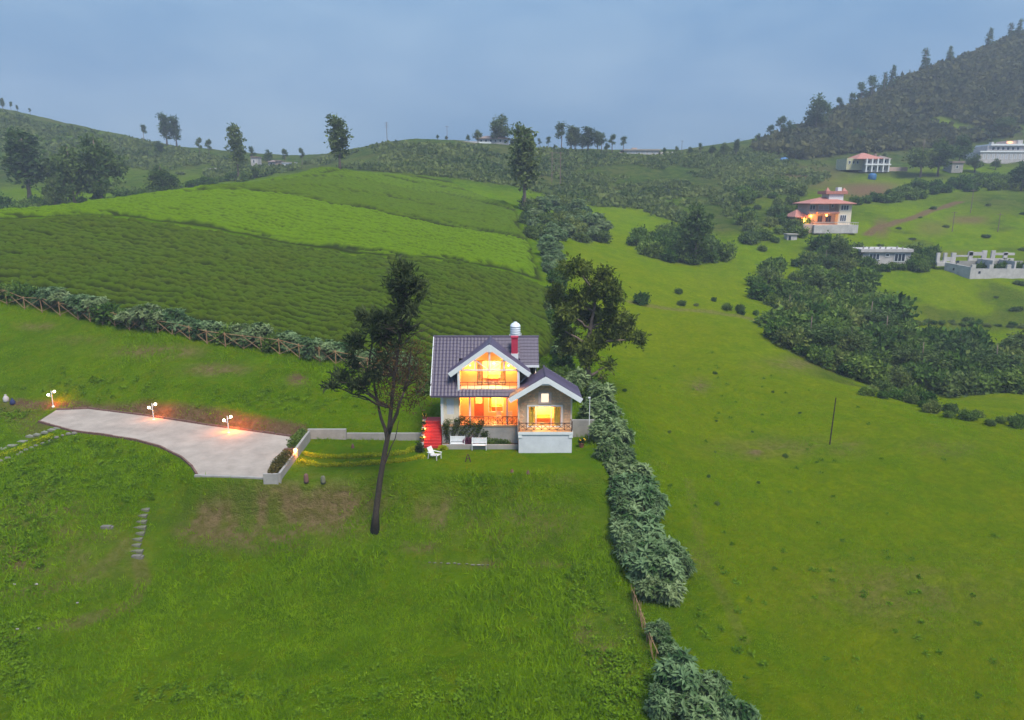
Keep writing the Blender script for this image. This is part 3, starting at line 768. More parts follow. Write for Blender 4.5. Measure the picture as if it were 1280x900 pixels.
# --- upper gable (loggia) roof
GCX, GHW, GZA, GZE, GYF = -1.9, 3.39, -11.83, -14.25, 56.9
gs = (GZA - GZE) / GHW; GL = math.hypot(GHW, GZA - GZE)
def valley_y(x): z = GZA - gs * abs(x - GCX); return RY0 + (z - RZ0) / RSL
gr = MB()
for sg in (-1, 1):
    xe = GCX + sg * GHW
    sheet(gr, [(GCX, GYF, GZA), (xe, GYF, GZE), (xe, valley_y(xe) + .1, GZE), (GCX, valley_y(GCX) + .1, GZA)], .1)
gable_roof = gr.build('gable_roof', TILE, house)
for sg in (-1, 1):
    D_ = Vector((sg * GHW, 0, GZE - GZA)).normalized()
    t_ = tiles((GCX, 0, GZA), (0,1,0), D_, 0, GL, lambda s: GYF, lambda s, sg=sg, D_=D_: valley_y(GCX + D_.x * s) + .1)
    tag(t_.build('roof_tiles', TILE, gable_roof), kind='stuff')
    xe = GCX + sg * (GHW + .02)
    MB().bar((GCX + sg*.0, GYF - .06, GZA - .18), (xe, GYF - .06, GZE - .2), .40, .1, (0,1,0)).build('barge_board', WHITE, gable_roof)
    MB().box(xe - .05, xe + .05, GYF - .1, valley_y(xe), GZE - .18, GZE - .06).build('gutter', WHITE, gable_roof)
MB().prism([(GCX - .2, GZA - .2), (GCX - .2, GZA - .62), (GCX + .2, GZA - .62), (GCX + .2, GZA - .2), (GCX, GZA + .06)], GYF - .125, GYF - .0).build('apex_block', WHITE, gable_roof)
MB().tube([(GCX, GYF - .05, GZA + .05), (GCX, RIDGE_Y, GZA + .05)], .09, 8).build('ridge_cap', TILE, gable_roof)
# --- loggia
LX0, LX1, LF, LB, LZ = -4.53, .55, 57.0, 58.6, -15.8
lg = MB(); lg.box(LX0 - .1, LX1 + .1, LF - .1, LB, LZ - .16, LZ); lg.build('loggia_slab', WHITE, house)
def gz(x): return GZA - gs * abs(x - GCX) - .16
wl = MB()     # back wall around the glazed door
DX0, DX1, DH = -3.05, -.55, -13.55
wl.prism([(LX0, LZ), (DX0, LZ), (DX0, gz(DX0)), (LX0, gz(LX0))], LB, LB + .12)
wl.prism([(DX1, LZ), (LX1, LZ), (LX1, gz(LX1)), (DX1, gz(DX1))], LB, LB + .12)
wl.prism([(DX0 + .001, DH), (DX1 - .001, DH), (DX1 - .001, gz(DX1)), (GCX, gz(GCX)), (DX0 + .001, gz(DX0))], LB, LB + .12)
wl.build('loggia_wall', PEACH, house)
SWL = []
for x in (LX0, LX1):
    MB().prism([(x - .08, LZ - 1.4), (x + .08, LZ - 1.4), (x + .08, gz(x) - .1), (x - .08, gz(x) - .1)], LF + .05, LB + .2).build('loggia_side_wall', PEACH, house)
for x in (LX0, LX1):
    MB().box(x - .1, x + .1, LF - .12, LF + .04, LZ - .25, gz(x) - .05).build('corner_post', WHITE, house)
tr_ = MB(); yt = LF - .04; zt = -14.03
tie = MB().box(LX0 + .1, LX1 - .1, yt - .05, yt + .05, zt - .05, zt + .06).build('tie_beam', WHITE, house)
MB().box(GCX - .07, GCX + .07, yt - .06, yt + .06, zt - .12, gz(GCX)).build('king_post', WHITE, house)
for sg in (-1, 1):
    x = GCX + sg * 1.22
    MB().box(x - .06, x + .06, yt - .055, yt + .055, zt + .06, gz(x)).build('truss_post', WHITE, house)
    MB().bar((GCX + sg*.06, yt, zt + .0), (GCX + sg * 1.18, yt, zt + .85), .07, .07, (0,1,0)).build('strut', WHITE, house)
    MB().box(GCX + sg*1.22 - (.9 if sg < 0 else 0), GCX + sg*1.22 + (.9 if sg > 0 else 0), LF + .3, LB - .1, LZ + .02, LZ + .03)
rl = MB().box(LX0 + .1, LX1 - .1, LF - .06, LF - .01, LZ + .68, LZ + .73)
rl.box(LX0 + .1, LX1 - .1, LF - .05, LF - .02, LZ + .42, LZ + .45).box(LX0 + .1, LX1 - .1, LF - .05, LF - .02, LZ + .16, LZ + .19)
for i in range(9): x = LX0 + .15 + i * (LX1 - LX0 - .3) / 8; rl.box(x - .015, x + .015, LF - .05, LF - .02, LZ, LZ + .68)
rl.build('loggia_railing', IRON, house)
def glazed_door(x0, x1, y, z0, z1, posts, fm, transom=None, parent=house, fw=.07):
    fr = MB(); fr.box(x0, x0 + fw, y - .04, y + .04, z0, z1).box(x1 - fw, x1, y - .04, y + .04, z0, z1).box(x0 + fw, x1 - fw, y - .04, y + .04, z1 - fw, z1).box(x0 + fw, x1 - fw, y - .04, y + .04, z0, z0 + fw)
    for p in posts: fr.box(p - fw/2, p + fw/2, y - .035, y + .035, z0 + fw, z1 - fw)
    if transom: fr.box(x0 + fw, x1 - fw, y - .03, y + .03, transom - .03, transom + .03)
    f = fr.build('glazed_door', fm, parent)
    xs = [x0 + fw] + [q for p in posts for q in (p - fw/2, p + fw/2)] + [x1 - fw]
    for i in range(0, len(xs), 2): MB().box(xs[i], xs[i+1], y - .006, y + .006, z0 + fw, z1 - fw).build('pane', GLASS, f)
    return f
glazed_door(DX0, DX1, LB + .05, LZ, DH, [DX0 + .45, DX0 + .95], WOOD)
ROOMW = mat('room_wall', (.80, .66, .36), .9); CURT = mat('curtain', (.85, .55, .08), .9, .25, 3)
def room(x0, x1, y0, y1, z0, z1, name='room', wall=ROOMW):
    mb = MB().box(x0, x1, y1, y1 + .1, z0, z1).box(x0 - .1, x0, y0, y1 + .1, z0, z1).box(x1, x1 + .1, y0, y1 + .1, z0, z1).box(x0 - .1, x1 + .1, y0, y1 + .1, z1, z1 + .1)
    r_ = mb.build(name, wall, house); MB().box(x0 - .1, x1 + .1, y0, y1 + .1, z0 - .1, z0).build('room_floor', WOOD, r_); return r_
def curtain(x0, x1, y, z0, z1, parent):
    n_ = max(4, int((x1 - x0) / .06)); vs = []; fs = []
    for i in range(n_ + 1):
        x = x0 + (x1 - x0) * i / n_; yy = y + .035 * math.sin(i * 1.9); vs += [(x, yy, z0), (x, yy, z1)]
        if i: k = 2 * i; fs.append((k-2, k, k+1, k-1))
    MB().add(vs, fs).build('curtain', CURT, parent)
def point(loc, power, col, rad=.12):
    l = bpy.data.lights.new('lamp_light', 'POINT'); l.energy = power; l.color = col; l.shadow_soft_size = rad
    o_ = bpy.data.objects.new('lamp_light', l); COL.objects.link(o_); o_.location = loc; return o_
def ceiling_lamp(x, y, z, parent, power, col, m=WARM_BULB, r=.1):
    MB().ball((x, y, z), r, 10, 6, (1, 1, .7)).build('ceiling_lamp', m, parent)
    point((x, y, z - r - .1), power, col)
up_room = room(-3.7, .1, LB + .14, 61.2, LZ, -13.62)
curtain(DX0 + .08, DX0 + .5, LB + .2, LZ + .05, DH, up_room); curtain(DX1 - .45, DX1 - .06, LB + .2, LZ + .05, DH, up_room)
MB().box(-2.2, -1.2, LB + .6, 60.6, LZ, LZ + .45).build('bed', mat('orange_bedspread', (.62, .16, .03), .9), up_room)
ceiling_lamp(-1.6, 59.8, -14.1, up_room, 480, (1, .60, .18))
ceiling_lamp(-3.6, 57.9, -13.85, house, 125, (1, .40, .06), WARM_BULB, .06); ceiling_lamp(-.3, 57.9, -13.85, house, 125, (1, .42, .08), WARM_BULB, .08)
# --- ground floor
FZ = -18.9; PX0, PX1 = -4.55, .5; PB = 58.8
gw = MB()
gw.box(-6.05, -5.95, 57.12, 63.6, FZ, -16.05).box(-5.95, -5.62, 57.1, 57.22, FZ, -16.2).box(-5.0, -4.63, 57.1, 57.22, FZ, -16.2).box(-5.62, -5.0, 57.1, 57.22, FZ, -18.0).box(-5.62, -5.0, 57.1, 57.22, -16.6, -16.2)
gw.box(-4.63, -4.52, 57.1, PB + .1, FZ, -16.2).box(-6.0, 2.1, 63.5, 63.6, -21.0, -16.05).box(2.0, 2.1, 58.7, 63.5, -21, -14.0)
gw.prism([(-6.05, -16.05), (-5.95, -16.05), (-5.95, -15.9), (-6.05, -15.9)], 57.2, 57.3)
gw.build('ground_floor_wall', CREAM, house)
for x_, in ((-6.0,),(2.05,)):
    mbg = MB().add([(x_ - .04, 57.3, -16.1), (x_ - .04, 63.4, -16.1), (x_ - .04, 60.2, -12.1), (x_ + .04, 57.3, -16.1), (x_ + .04, 63.4, -16.1), (x_ + .04, 60.2, -12.1)], [(0,1,2),(5,4,3),(0,3,4,1),(1,4,5,2),(2,5,3,0)]).build('gable_wall', CREAM, house)
w_ = MB().box(-5.62, -5.0, 57.13, 57.19, -18.0, -16.6).build('window', WHITE, house)
MB().box(-5.57, -5.33, 57.11, 57.128, -17.95, -16.65).build('pane', mat('frosted_pane', (.55, .55, .62), .3), w_); MB().box(-5.29, -5.05, 57.11, 57.128, -17.95, -16.65).build('pane', MATS['frosted_pane'], w_)
# porch back wall with door and window openings
pw = MB(); D0, D1 = -3.35, -2.5; W0, W1 = -2.1, -.75
pw.box(PX0, D0, PB, PB + .12, FZ, -15.9).box(D1, W0, PB, PB + .12, FZ, -15.9).box(W1, PX1 + .2, PB, PB + .12, FZ, -15.9).box(D0, D1, PB, PB + .12, -16.5, -15.9).box(W0, W1, PB, PB + .12, -16.55, -15.9).box(W0, W1, PB, PB + .12, FZ, -18.35)
pw.build('porch_wall', PEACH, house)
MB().box(PX0, PX1 + .2, 57.0, PB + .1, -16.05, -15.98).build('porch_ceiling', PEACH, house)
dr = MB().box(D0, D1, PB + .02, PB + .08, FZ, -17.55).box(D0, D0 + .12, PB + .02, PB + .08, -17.55, -16.5).box(D1 - .12, D1, PB + .02, PB + .08, -17.55, -16.5).box(D0 + .12, D1 - .12, PB + .02, PB + .08, -16.62, -16.5).build('front_door', mat('red_brown_door', (.36, .10, .03), .55, .15, 5), house)
MB().box(D0 + .12, D1 - .12, PB + .04, PB + .05, -17.55, -16.62).build('pane', GLASS, dr)
MB().ball((D1 - .1, PB - .02, -17.9), .04, 8, 5).build('door_handle', MATS['dark_iron'], dr)
glazed_door(W0, W1, PB + .05, -18.35, -16.55, [-1.42], WHITE)
lr = room(-4.0, .3, PB + .14, 61.8, FZ, -16.3)
curtain(W0 + .05, W0 + .3, PB + .25, -18.3, -16.6, lr)
MB().box(-1.9, -.9, 60.0, 60.8, FZ, -18.2).build('sofa', MATS['orange_bedspread'], lr)
ceiling_lamp(-1.9, 60.4, -16.7, lr, 520, (1, .62, .2))
ceiling_lamp(-3.9, 57.8, -16.2, house, 150, (1, .40, .06), WARM_BULB, .06); ceiling_lamp(-1.2, 57.8, -16.2, house, 230, (1, .42, .08), WARM_BULB, .07)
for x in (-3.62, -.42): MB().box(x - .07, x + .07, 57.04, 57.18, FZ, -16.2).build('porch_post', WHITE, house)
MB().box(-6.12, -5.9, 56.98, 57.16, FZ - .3, -16.25).build('corner_post', WHITE, house)
# plinth and porch floor
bw = MB().box(-6.05, .52, 56.95, 63.5, -21.4, FZ - .12); bw.build('plinth', BASEW, house)
MB().box(-6.1, .56, 56.88, PB + .1, FZ - .12, FZ).build('porch_floor', mat('tiled_floor', (.45, .25, .13), .4, .12, 6), house)
pr_ = MB()
for i in range(13):
    x = -4.5 + i * .41; pr_.box(x - .025, x + .025, 57.0, 57.05, FZ, FZ + .72)
pr_.box(-4.6, .5, 56.99, 57.06, FZ + .7, FZ + .76).box(-4.6, .5, 57.0, 57.05, FZ + .1, FZ + .14)
for i in range(12):
    x = -4.5 + i * .41; pr_.bar((x, 57.025, FZ + .14), (x + .41, 57.025, FZ + .7), .03, .03).bar((x + .41, 57.028, FZ + .14), (x, 57.028, FZ + .7), .03, .03)
pr_.build('porch_railing', WOOD, house)
for x in (-.2, -1.15):
    c_ = thing('porch_chair', 'small pale chair standing on the lit porch behind the railing', 'chair', (x, 57.9, FZ), 'chairs on the porch')
    MB().box(x - .22, x + .22, 57.7, 58.1, FZ + .42, FZ + .47).build('seat', CREAM, c_); MB().box(x - .22, x + .22, 58.06, 58.11, FZ + .47, FZ + .9).build('backrest', CREAM, c_)
    for dx in (-.2, .17):
        for dy in (-.18, .17): MB().box(x + dx, x + dx + .03, 57.9 + dy, 57.93 + dy, FZ, FZ + .42).build('leg', CREAM, c_)
# planting bed in front of the plinth
MB().box(-6.0, .5, 56.1, 56.28, -21.3, -20.42).build('bed_kerb', BASEW, house)
MB().box(-6.0, .5, 56.28, 56.95, -21.3, -20.55).build('bed_soil', SOIL, house)
# --- wing
WX0, WX1, WCX, WF, WD = .56, 5.04, 2.79, 56.4, 55.2
wz = MB().box(WX0, WX1, WD, 59.1, -21.6, FZ - .26); wz.build('wing_plinth', mat('wing_plinth_paint', (.50, .52, .58), .8, .1, 1.2), house)
MB().box(WX0 - .06, WX1 + .08, WD - .08, WF + .1, FZ - .26, FZ - .03).build('deck_slab', WHITE, house)
MB().box(WX0 - .04, WX1 + .04, WD - .04, WF, FZ - .03, FZ).build('deck_floor', MATS['tiled_floor'], house)
for x in (WX0 + .12, WX1 - .1): MB().box(x - .16, x + .16, WD - .06, WD - .001, FZ - .55, FZ - .26).build('bracket', WHITE, house)
WZA, WZE, WHW, WYF, WYB = -14.25, -16.1, 3.0, 55.5, 59.2
ws = (WZA - WZE) / WHW
def wzr(x): return WZA - ws * abs(x - WCX) - .1
SD0, SD1, SDZ = 1.27, 4.3, -16.95
ww = MB()
def wall_piece(x0, x1, z0, z1=None):
    if z1 is None:
        poly = [(x0, z0), (x1, z0), (x1, wzr(x1))] + ([(WCX, wzr(WCX))] if x0 < WCX < x1 else []) + [(x0, wzr(x0))]
    else: poly = [(x0, z0), (x1, z0), (x1, z1), (x0, z1)]
    ww.prism(poly, WF, WF + .14)
wall_piece(WX0, SD0, FZ); wall_piece(SD1, WX1, FZ); SW0, SW1, SWB, SWT = 2.36, 3.22, -16.7, -15.92
wall_piece(SD0 + .001, SW0, SDZ); wall_piece(SW1, SD1 - .001, SDZ); wall_piece(SW0 + .001, SW1 - .001, SDZ, SWB); wall_piece(SW0 + .001, SW1 - .001, SWT)
ww.box(WX0, WX0 + .12, WF + .14, 59.0, FZ - .3, wzr(WX0)).box(WX1 - .12, WX1, WF + .14, 59.0, FZ - .3, wzr(WX1))
ww.prism([(WX0, FZ), (WX1, FZ), (WX1, wzr(WX1)), (WCX, wzr(WCX)), (WX0, wzr(WX0))], 58.95, 59.07)
wing_wall = ww.build('wing_wall', MORTAR, house)
# irregular stone cladding
def cladding():
    rg = random.Random(5); mb = MB(); cw, ch = .34, .27
    nx, nz = int((WX1 - WX0) / cw) + 1, int(4.9 / ch) + 1
    px = {(i, j): (WX0 + (i + (.5 if j % 2 else 0)) * cw + rg.uniform(-.08, .08), FZ + j * ch + rg.uniform(-.06, .06)) for i in range(-1, nx + 2) for j in range(nz + 1)}
    for i in range(-1, nx + 1):
        for j in range(nz):
            q = [px[i, j], px[i+1, j], px[i+1, j+1], px[i, j+1]]
            q = [(min(max(x, WX0 - .02), WX1 + .02), max(z, FZ)) for x, z in q]
            cx, cz = sum(p[0] for p in q)/4, sum(p[1] for p in q)/4
            def bad(x, z): return (SD0 - .08 < x < SD1 + .08 and z < SDZ + .08) or (SW0 - .1 < x < SW1 + .1 and SWB - .1 < z < SWT + .1) or z > wzr(x) - .02
            q = [(cx + (x - cx) * .9, cz + (z - cz) * .88) for x, z in q]
            if bad(cx, cz) or sum(bad(*p) for p in q) > 1 or max(p[0] for p in q) - min(p[0] for p in q) < .1: continue
            q = [p if not bad(*p) else ((p[0] + cx) / 2, (p[1] + cz) / 2) for p in q]
            d = rg.uniform(.02, .055); r = [(cx + (x - cx) * .86, cz + (z - cz) * .84) for x, z in q]
            mb.add([(x, WF, z) for x, z in q] + [(x, WF - d, z) for x, z in r], [(4,5,6,7), (0,1,5,4), (1,2,6,5), (2,3,7,6), (3,0,4,7)])
    tag(mb.build('stone_cladding', STONE, wing_wall), kind='stuff')
cladding()
# vertical corner boards, window surrounds
for x in (WX0, WX1): MB().box(x - .07, x + .07, WF - .07, WF + .05, FZ, wzr(x)).build('corner_post', CREAM, house)
f_ = MB().box(SW0 - .12, SW1 + .12, WF - .07, WF - .002, SWT, SWT + .12).box(SW0 - .12, SW1 + .12, WF - .07, WF - .002, SWB - .12, SWB).box(SW0 - .12, SW0 + .12, WF - .07, WF - .002, SWB, SWT).box(SW1 - .12, SW1 + .12, WF - .07, WF - .002, SWB, SWT).build('gable_window', mat('pink_surround', (.55, .42, .38), .8, .1, 3), house)
MB().box(SW0 + .12, SW1 - .12, WF + .03, WF + .05, SWB, SWT).build('pane', emit_mat('lit_frosted_pane', (1, .80, .55), .8), f_)
MB().box(SD0, SD0 + .09, WF - .08, WF + .12, FZ, SDZ).box(SD1 - .09, SD1, WF - .08, WF + .12, FZ, SDZ).box(SD0 + .09, SD1 - .09, WF - .08, WF + .12, SDZ - .1, SDZ).build('door_surround', WHITE, house)
glazed_door(SD0 + .1, SD1 - .1, WF + .06, FZ, SDZ - .1, [2.05, 3.35], WHITE, fw=.06)
wr = room(WX0 + .25, WX1 - .25, WF + .18, 58.85, FZ, -16.4)
curtain(SD0 + .15, 1.95, WF + .24, FZ + .02, SDZ - .12, wr); curtain(3.6, 4.15, WF + .24, FZ + .02, SDZ - .12, wr)
MB().box(2.2, 3.3, 57.3, 58.3, FZ, FZ + .5).build('bed', MATS['orange_bedspread'], wr)
ceiling_lamp(2.6, 57.8, -16.75, wr, 500, (1, .64, .2))
# door frame leaf, railing
rg_ = thing  # noqa
rail = MB()
for x in (WX0 + .02, WX1 - .02):
    rail.box(x - .05, x + .05, WD - .02, WD + .08, FZ, FZ + .88)
rail.box(WX0, WX1, WD, WD + .05, FZ + .7, FZ + .76).box(WX0, WX1, WD, WD + .05, FZ + .12, FZ + .16)
npan = 7
for i in range(npan):
    a = WX0 + (WX1 - WX0) * i / npan; b = WX0 + (WX1 - WX0) * (i + 1) / npan
    rail.bar((a, WD + .025, FZ + .16), (b, WD + .025, FZ + .7), .035, .035).bar((b, WD + .03, FZ + .16), (a, WD + .03, FZ + .7), .035, .035)
    rail.box(a - .02, a + .02, WD + .005, WD + .045, FZ + .16, FZ + .7)
rail.build('deck_railing', IRON, house)
for x in (WX0 + .02, WX1 - .02): MB().box(x - .02, x + .02, WD + .08, WF - .06, FZ + .7, FZ + .75).build('side_rail', IRON, house)
# wing roof
wr_ = MB()
sheet(wr_, [(WCX, WYF, WZA), (WCX + WHW, WYF, WZE), (WCX + WHW, WYB, WZE), (WCX, WYB, WZA)], .1)
sheet(wr_, [(WCX, WYF, WZA), (WCX - WHW, WYF, WZE), (WCX - WHW, 56.85, WZE), (.7, 56.85, WZA - ws * (WCX - .7)), (.7, 58.6, WZA - ws * (WCX - .7)), (WCX, 58.9, WZA)], .1)
wing_roof = wr_.build('wing_roof', TILE, house)
WL = math.hypot(WHW, WZA - WZE)
tag(tiles((WCX, 0, WZA), (0,1,0), (WHW, 0, WZE - WZA), 0, WL, lambda s: WYF, lambda s: WYB).build('roof_tiles', TILE, wing_roof), kind='stuff')
tag(tiles((WCX, 0, WZA), (0,1,0), (-WHW, 0, WZE - WZA), 0, WL, lambda s: WYF, lambda s: 58.6 if WCX - s * WHW / WL > .72 else 56.85).build('roof_tiles', TILE, wing_roof), kind='stuff')
MB().prism([(WCX - .2, WZA - .2), (WCX - .2, WZA - .58), (WCX + .2, WZA - .58), (WCX + .2, WZA - .2), (WCX, WZA + .06)], WYF - .125, WYF - .0).build('apex_block', WHITE, wing_roof)
MB().tube([(WCX, WYF - .05, WZA + .05), (WCX, WYB, WZA + .05)], .09, 8).build('ridge_cap', TILE, wing_roof)
for sg in (-1, 1):
    MB().bar((WCX, WYF - .06, WZA - .2), (WCX + sg * (WHW + .03), WYF - .06, WZE - .2), .40, .1, (0,1,0)).build('barge_board', WHITE, wing_roof)
MB().bar((WCX, WYB + .04, WZA - .02), (WCX + WHW, WYB + .04, WZE - .02), .07, .16, (0,1,0)).build('verge_board', WHITE, wing_roof)
MB().box(WCX + WHW - .02, WCX + WHW + .08, WYF, WYB, WZE - .16, WZE - .04).build('gutter', WHITE, wing_roof)
MB().box(WCX - .9, WCX + .9, WYF - .03, WYF + .06, WZA - .72, WZA - .6).build('collar_beam', WHITE, wing_roof)
# bit of flashing in the valley between the gables
MB().bar((.72, 57.6, -15.3), (1.2, 58.3, -14.95), .1, .04).build('valley_flashing', WHITE, wing_roof)
# --- chimney
ch = MB().box(-.05, .5, 58.75, 59.25, -14.2, -11.62).build('chimney', CHIMRED, house)
MB().box(-.09, .54, 58.7, 59.3, -14.3, -13.0).build('chimney_base', WHITE, ch)
MB().box(-.1, .55, 58.7, 59.3, -11.62, -11.5).build('chimney_cap', CHIMRED, ch)
# --- red steps
st = thing('outdoor_stairs', 'bright red steps with a stepped white side wall leading up to the porch', 'stairs', (-6.85, 57.2, LAWN_Z))
NS = 9
for i in range(NS):
    z1 = LAWN_Z + (FZ - LAWN_Z) * (i + 1) / NS; y0 = 56.35 + i * .2
    MB().box(-7.6, -6.12, y0, y0 + (.23 if i < NS - 1 else 1.25), LAWN_Z - .3, z1).build('step', REDP, st)
for i in range(4):
    y0 = 56.3 + i * .55; MB().box(-7.85, -7.61, y0, y0 + .545, LAWN_Z - .4, LAWN_Z + .5 + i * .5).build('side_wall', OLDW, st)
MB().box(-7.6, -7.5, 59.0, 59.2, FZ, FZ + .1)
for (y, z) in ((56.8, -19.95), (57.4, -19.4)):
    MB().ball((-7.58, y, z), .06, 8, 5).build('step_light', ORANGE_BULB, st); point((-7.48, y - .05, z + .02), 9, (1, .28, .05), .06)
# ------------------------------------------------------------------ water tank behind the ridge
tk = thing('water_tank', 'white ribbed water tank on a steel stand behind the cottage ridge', 'water tank', (.3, 61.4, -13.3))
prof = [(.40, 0), (.44, .03)]
for i in range(5): prof += [(.44, .08 + i * .2), (.47, .1 + i * .2), (.47, .19 + i * .2), (.44, .21 + i * .2)]
prof += [(.42, 1.1), (.3, 1.22), (.16, 1.28), (.16, 1.33), (.1, 1.35)]
MB().lathe((.3, 61.4, -12.0), prof, 20).build('tank', TANKW, tk, smooth=True)
MB().box(-.3, .9, 60.85, 61.95, -12.08, -12.0).build('platform', CONC, tk)
for x in (-.25, .8):
    for y in (60.95, 61.8): MB().box(x, x + .06, y, y + .06, -14.6, -12.08).build('leg', WHITE, tk)
MB().box(.78, .84, 60.9, 60.96, -12.0, -11.6).build('pipe', WHITE, tk); MB().box(-.24, -.18, 60.9, 60.96, -12.0, -11.7).build('pipe', WHITE, tk)

# ------------------------------------------------------------------ lawn furniture
def bench(cx, cy, z, label):
    t = thing('garden_bench', label, 'bench', (cx, cy, z))
    for i in range(3): MB().box(cx - .65, cx + .65, cy - .2 + i * .14, cy - .08 + i * .14, z + .42, z + .45).build('seat_slat', WHITE, t)
    for i in range(4): MB().box(cx - .65, cx + .65, cy + .24 + i * .02, cy + .27 + i * .02, z + .5 + i * .12, z + .6 + i * .12).build('back_slat', WHITE, t)
    for x in (-.62, .58):
        MB().box(cx + x, cx + x + .05, cy - .2, cy - .15, z - .05, z + .6).build('leg', WHITE, t)
        MB().bar((cx + x + .025, cy + .24, z - .05), (cx + x + .025, cy + .36, z + .98), .05, .05).build('leg', WHITE, t)
        MB().box(cx + x, cx + x + .05, cy - .2, cy + .28, z + .6, z + .64).build('armrest', WHITE, t)
for (u, v, lab) in ((572, 560, 'white slatted garden bench beside the purple shrub, nearer the red steps'), (599, 562, 'white slatted garden bench in front of the low green hedge bed')):
    p = on_plane(u, v, LAWN_Z); bench(p[0], p[1], LAWN_Z, lab)
def deck_chair():
    c = Vector((*on_plane(542, 573, LAWN_Z), LAWN_Z)); t = thing('deck_chair', 'white reclining wooden deck chair standing alone on the lawn', 'chair', c)
    d = Vector((.75, -.45, 0)).normalized(); s_ = Vector((-d.y, d.x, 0)); z = Vector((0,0,1))
    for i in range(5):
        o_ = s_ * (-.24 + i * .12)
        MB().bar(c - d*.1 + o_ + z*.3, c + d*.6 + o_ + z*.42, .09, .03).build('seat_slat', WHITE, t)
        MB().bar(c - d*.1 + o_ + z*.3, c - d*.45 + o_ + z*.95, .09, .03).build('back_slat', WHITE, t)
    for sg in (-1, 1):
        MB().bar(c + d*.55 + s_*sg*.3 - z*.03, c + d*.55 + s_*sg*.3 + z*.55, .05).build('leg', WHITE, t); MB().bar(c - d*.35 + s_*sg*.3 - z*.03, c - d*.25 + s_*sg*.3 + z*.55, .05).build('leg', WHITE, t)
        MB().bar(c + d*.62 + s_*sg*.3 + z*.56, c - d*.4 + s_*sg*.3 + z*.56, .1, .03).build('armrest', WHITE, t)
deck_chair()
def trestle():
    c = Vector((*on_plane(585, 577, LAWN_Z), LAWN_Z)); t = thing('folding_stand', 'small dark A-shaped folding stand on the lawn before the benches', 'stand', c)
    for sg in (-1, 1):
        MB().bar(c + Vector((sg*.22, -.12, -.03)), c + Vector((sg*.03, 0, .62)), .05).build('leg', IRON, t); MB().bar(c + Vector((sg*.2, .2, -.03)), c + Vector((sg*.03, .02, .62)), .05).build('leg', IRON, t)
    MB().bar(c + Vector((-.12, -.06, .3)), c + Vector((.12, -.06, .3)), .04).build('crossbar', IRON, t)
trestle()
for (u, v, h, lab) in ((383, 602, .62, 'taller brown stone stump on the lawn edge beside the planter wall'), (404, 603, .5, 'shorter grey stone stump on the lawn edge')):
    p = G(u, v); MBs = MB().lathe((p.x, p.y, p.z - .1), [(.2, 0), (.19, .2), (.17, h), (.1, h + .1)], 9)
    tag(MBs.build('stone_stump', mat('mossy_stone', (.17, .165, .12)) if h < .6 else KERB, None, p, True), lab, 'stone')
for (u, v, h, lab) in ((441, 560, .4, 'small dark post standing by the low yellow hedges'), (640, 590, .25, 'small grey rock on the lawn edge below the wing'), (660, 592, .28, 'brownish rock on the lawn edge below the wing')):
    p = G(u, v); tag(MB().lathe((p.x, p.y, p.z - .08), [(.14, 0), (.15, .12), (.11, h * .8), (.05, h + .06)], 7).build('lawn_stone', KERB, None, p), lab, 'stone')
def pot(x, y, z, r, label):
    t = thing('flower_pot', label, 'flower pot', (x, y, z))
    MB().lathe((x, y, z), [(r*.65, 0), (r*.95, r*1.3), (r*1.08, r*1.35), (r*1.08, r*1.6), (r*.9, r*1.6)], 12).build('pot', TERRA, t)
    rg = np.random.default_rng(int(abs(x*31 + y*17)) + 5); k = 90
    d = sphere_dirs(k, rng=rg); d[:, 2] = np.abs(d[:, 2]); p = np.array([0, 0, r*1.7]) + d * r * 1.1 * rg.random((k, 1))
    link('foliage', leaf_mesh('foliage', p, d + rg.normal(size=(k,3))*.4, sphere_dirs(k, rg), r*.9, r*.2, MATS['shrub_leaf'], rg.random(k)), t)
    for i in range(7):
        a = rg.random()*6.28; rr = r*1.3*rg.random()**.5; MB().ball((x + rr*math.cos(a), y + rr*math.sin(a), z + r*1.9 + rg.random()*r*1.2), r*.26, 6, 4, (1,1,.6)).build('flower', FLOWER, t)
leaf_mat('shrub_leaf', (.016, .045, .008), (.075, .125, .03), .6)
for i, lab in enumerate(('on the lowest ledge of the stair wall', 'on the second ledge of the stair wall', 'on the third ledge of the stair wall', 'on the top ledge of the stair wall')):
    pot(-7.73, 56.55 + i * .55, LAWN_Z + .5 + i * .5, .17, 'terracotta pot of yellow flowers ' + lab)
pot(6.0, 56.6, Hs(6.0, 56.6), .26, 'red terracotta pot on the ground beside the white wing plinth')
# grey wall right of the wing
tag(MB().box(5.3, 7.4, 59.2, 59.45, -21.6, -19.2).build('side_wall', GREYW, None, (6.3, 59.3, -21)), 'grey retaining wall at the right side of the cottage by the hedge', 'wall')
# slim white pole by the hedge
p = up(736, 58.5)
t = thing('light_pole', 'slim white pole with a small head beside the hedge right of the cottage', 'pole', p)
MB().tube([(p.x, p.y, p.z - .1), (p.x, p.y, p.z + 3.9)], .035, 6).build('pole', WHITE, t); MB().box(p.x - .16, p.x + .05, p.y - .05, p.y + .05, p.z + 3.85, p.z + 3.95).build('head', WHITE, t)

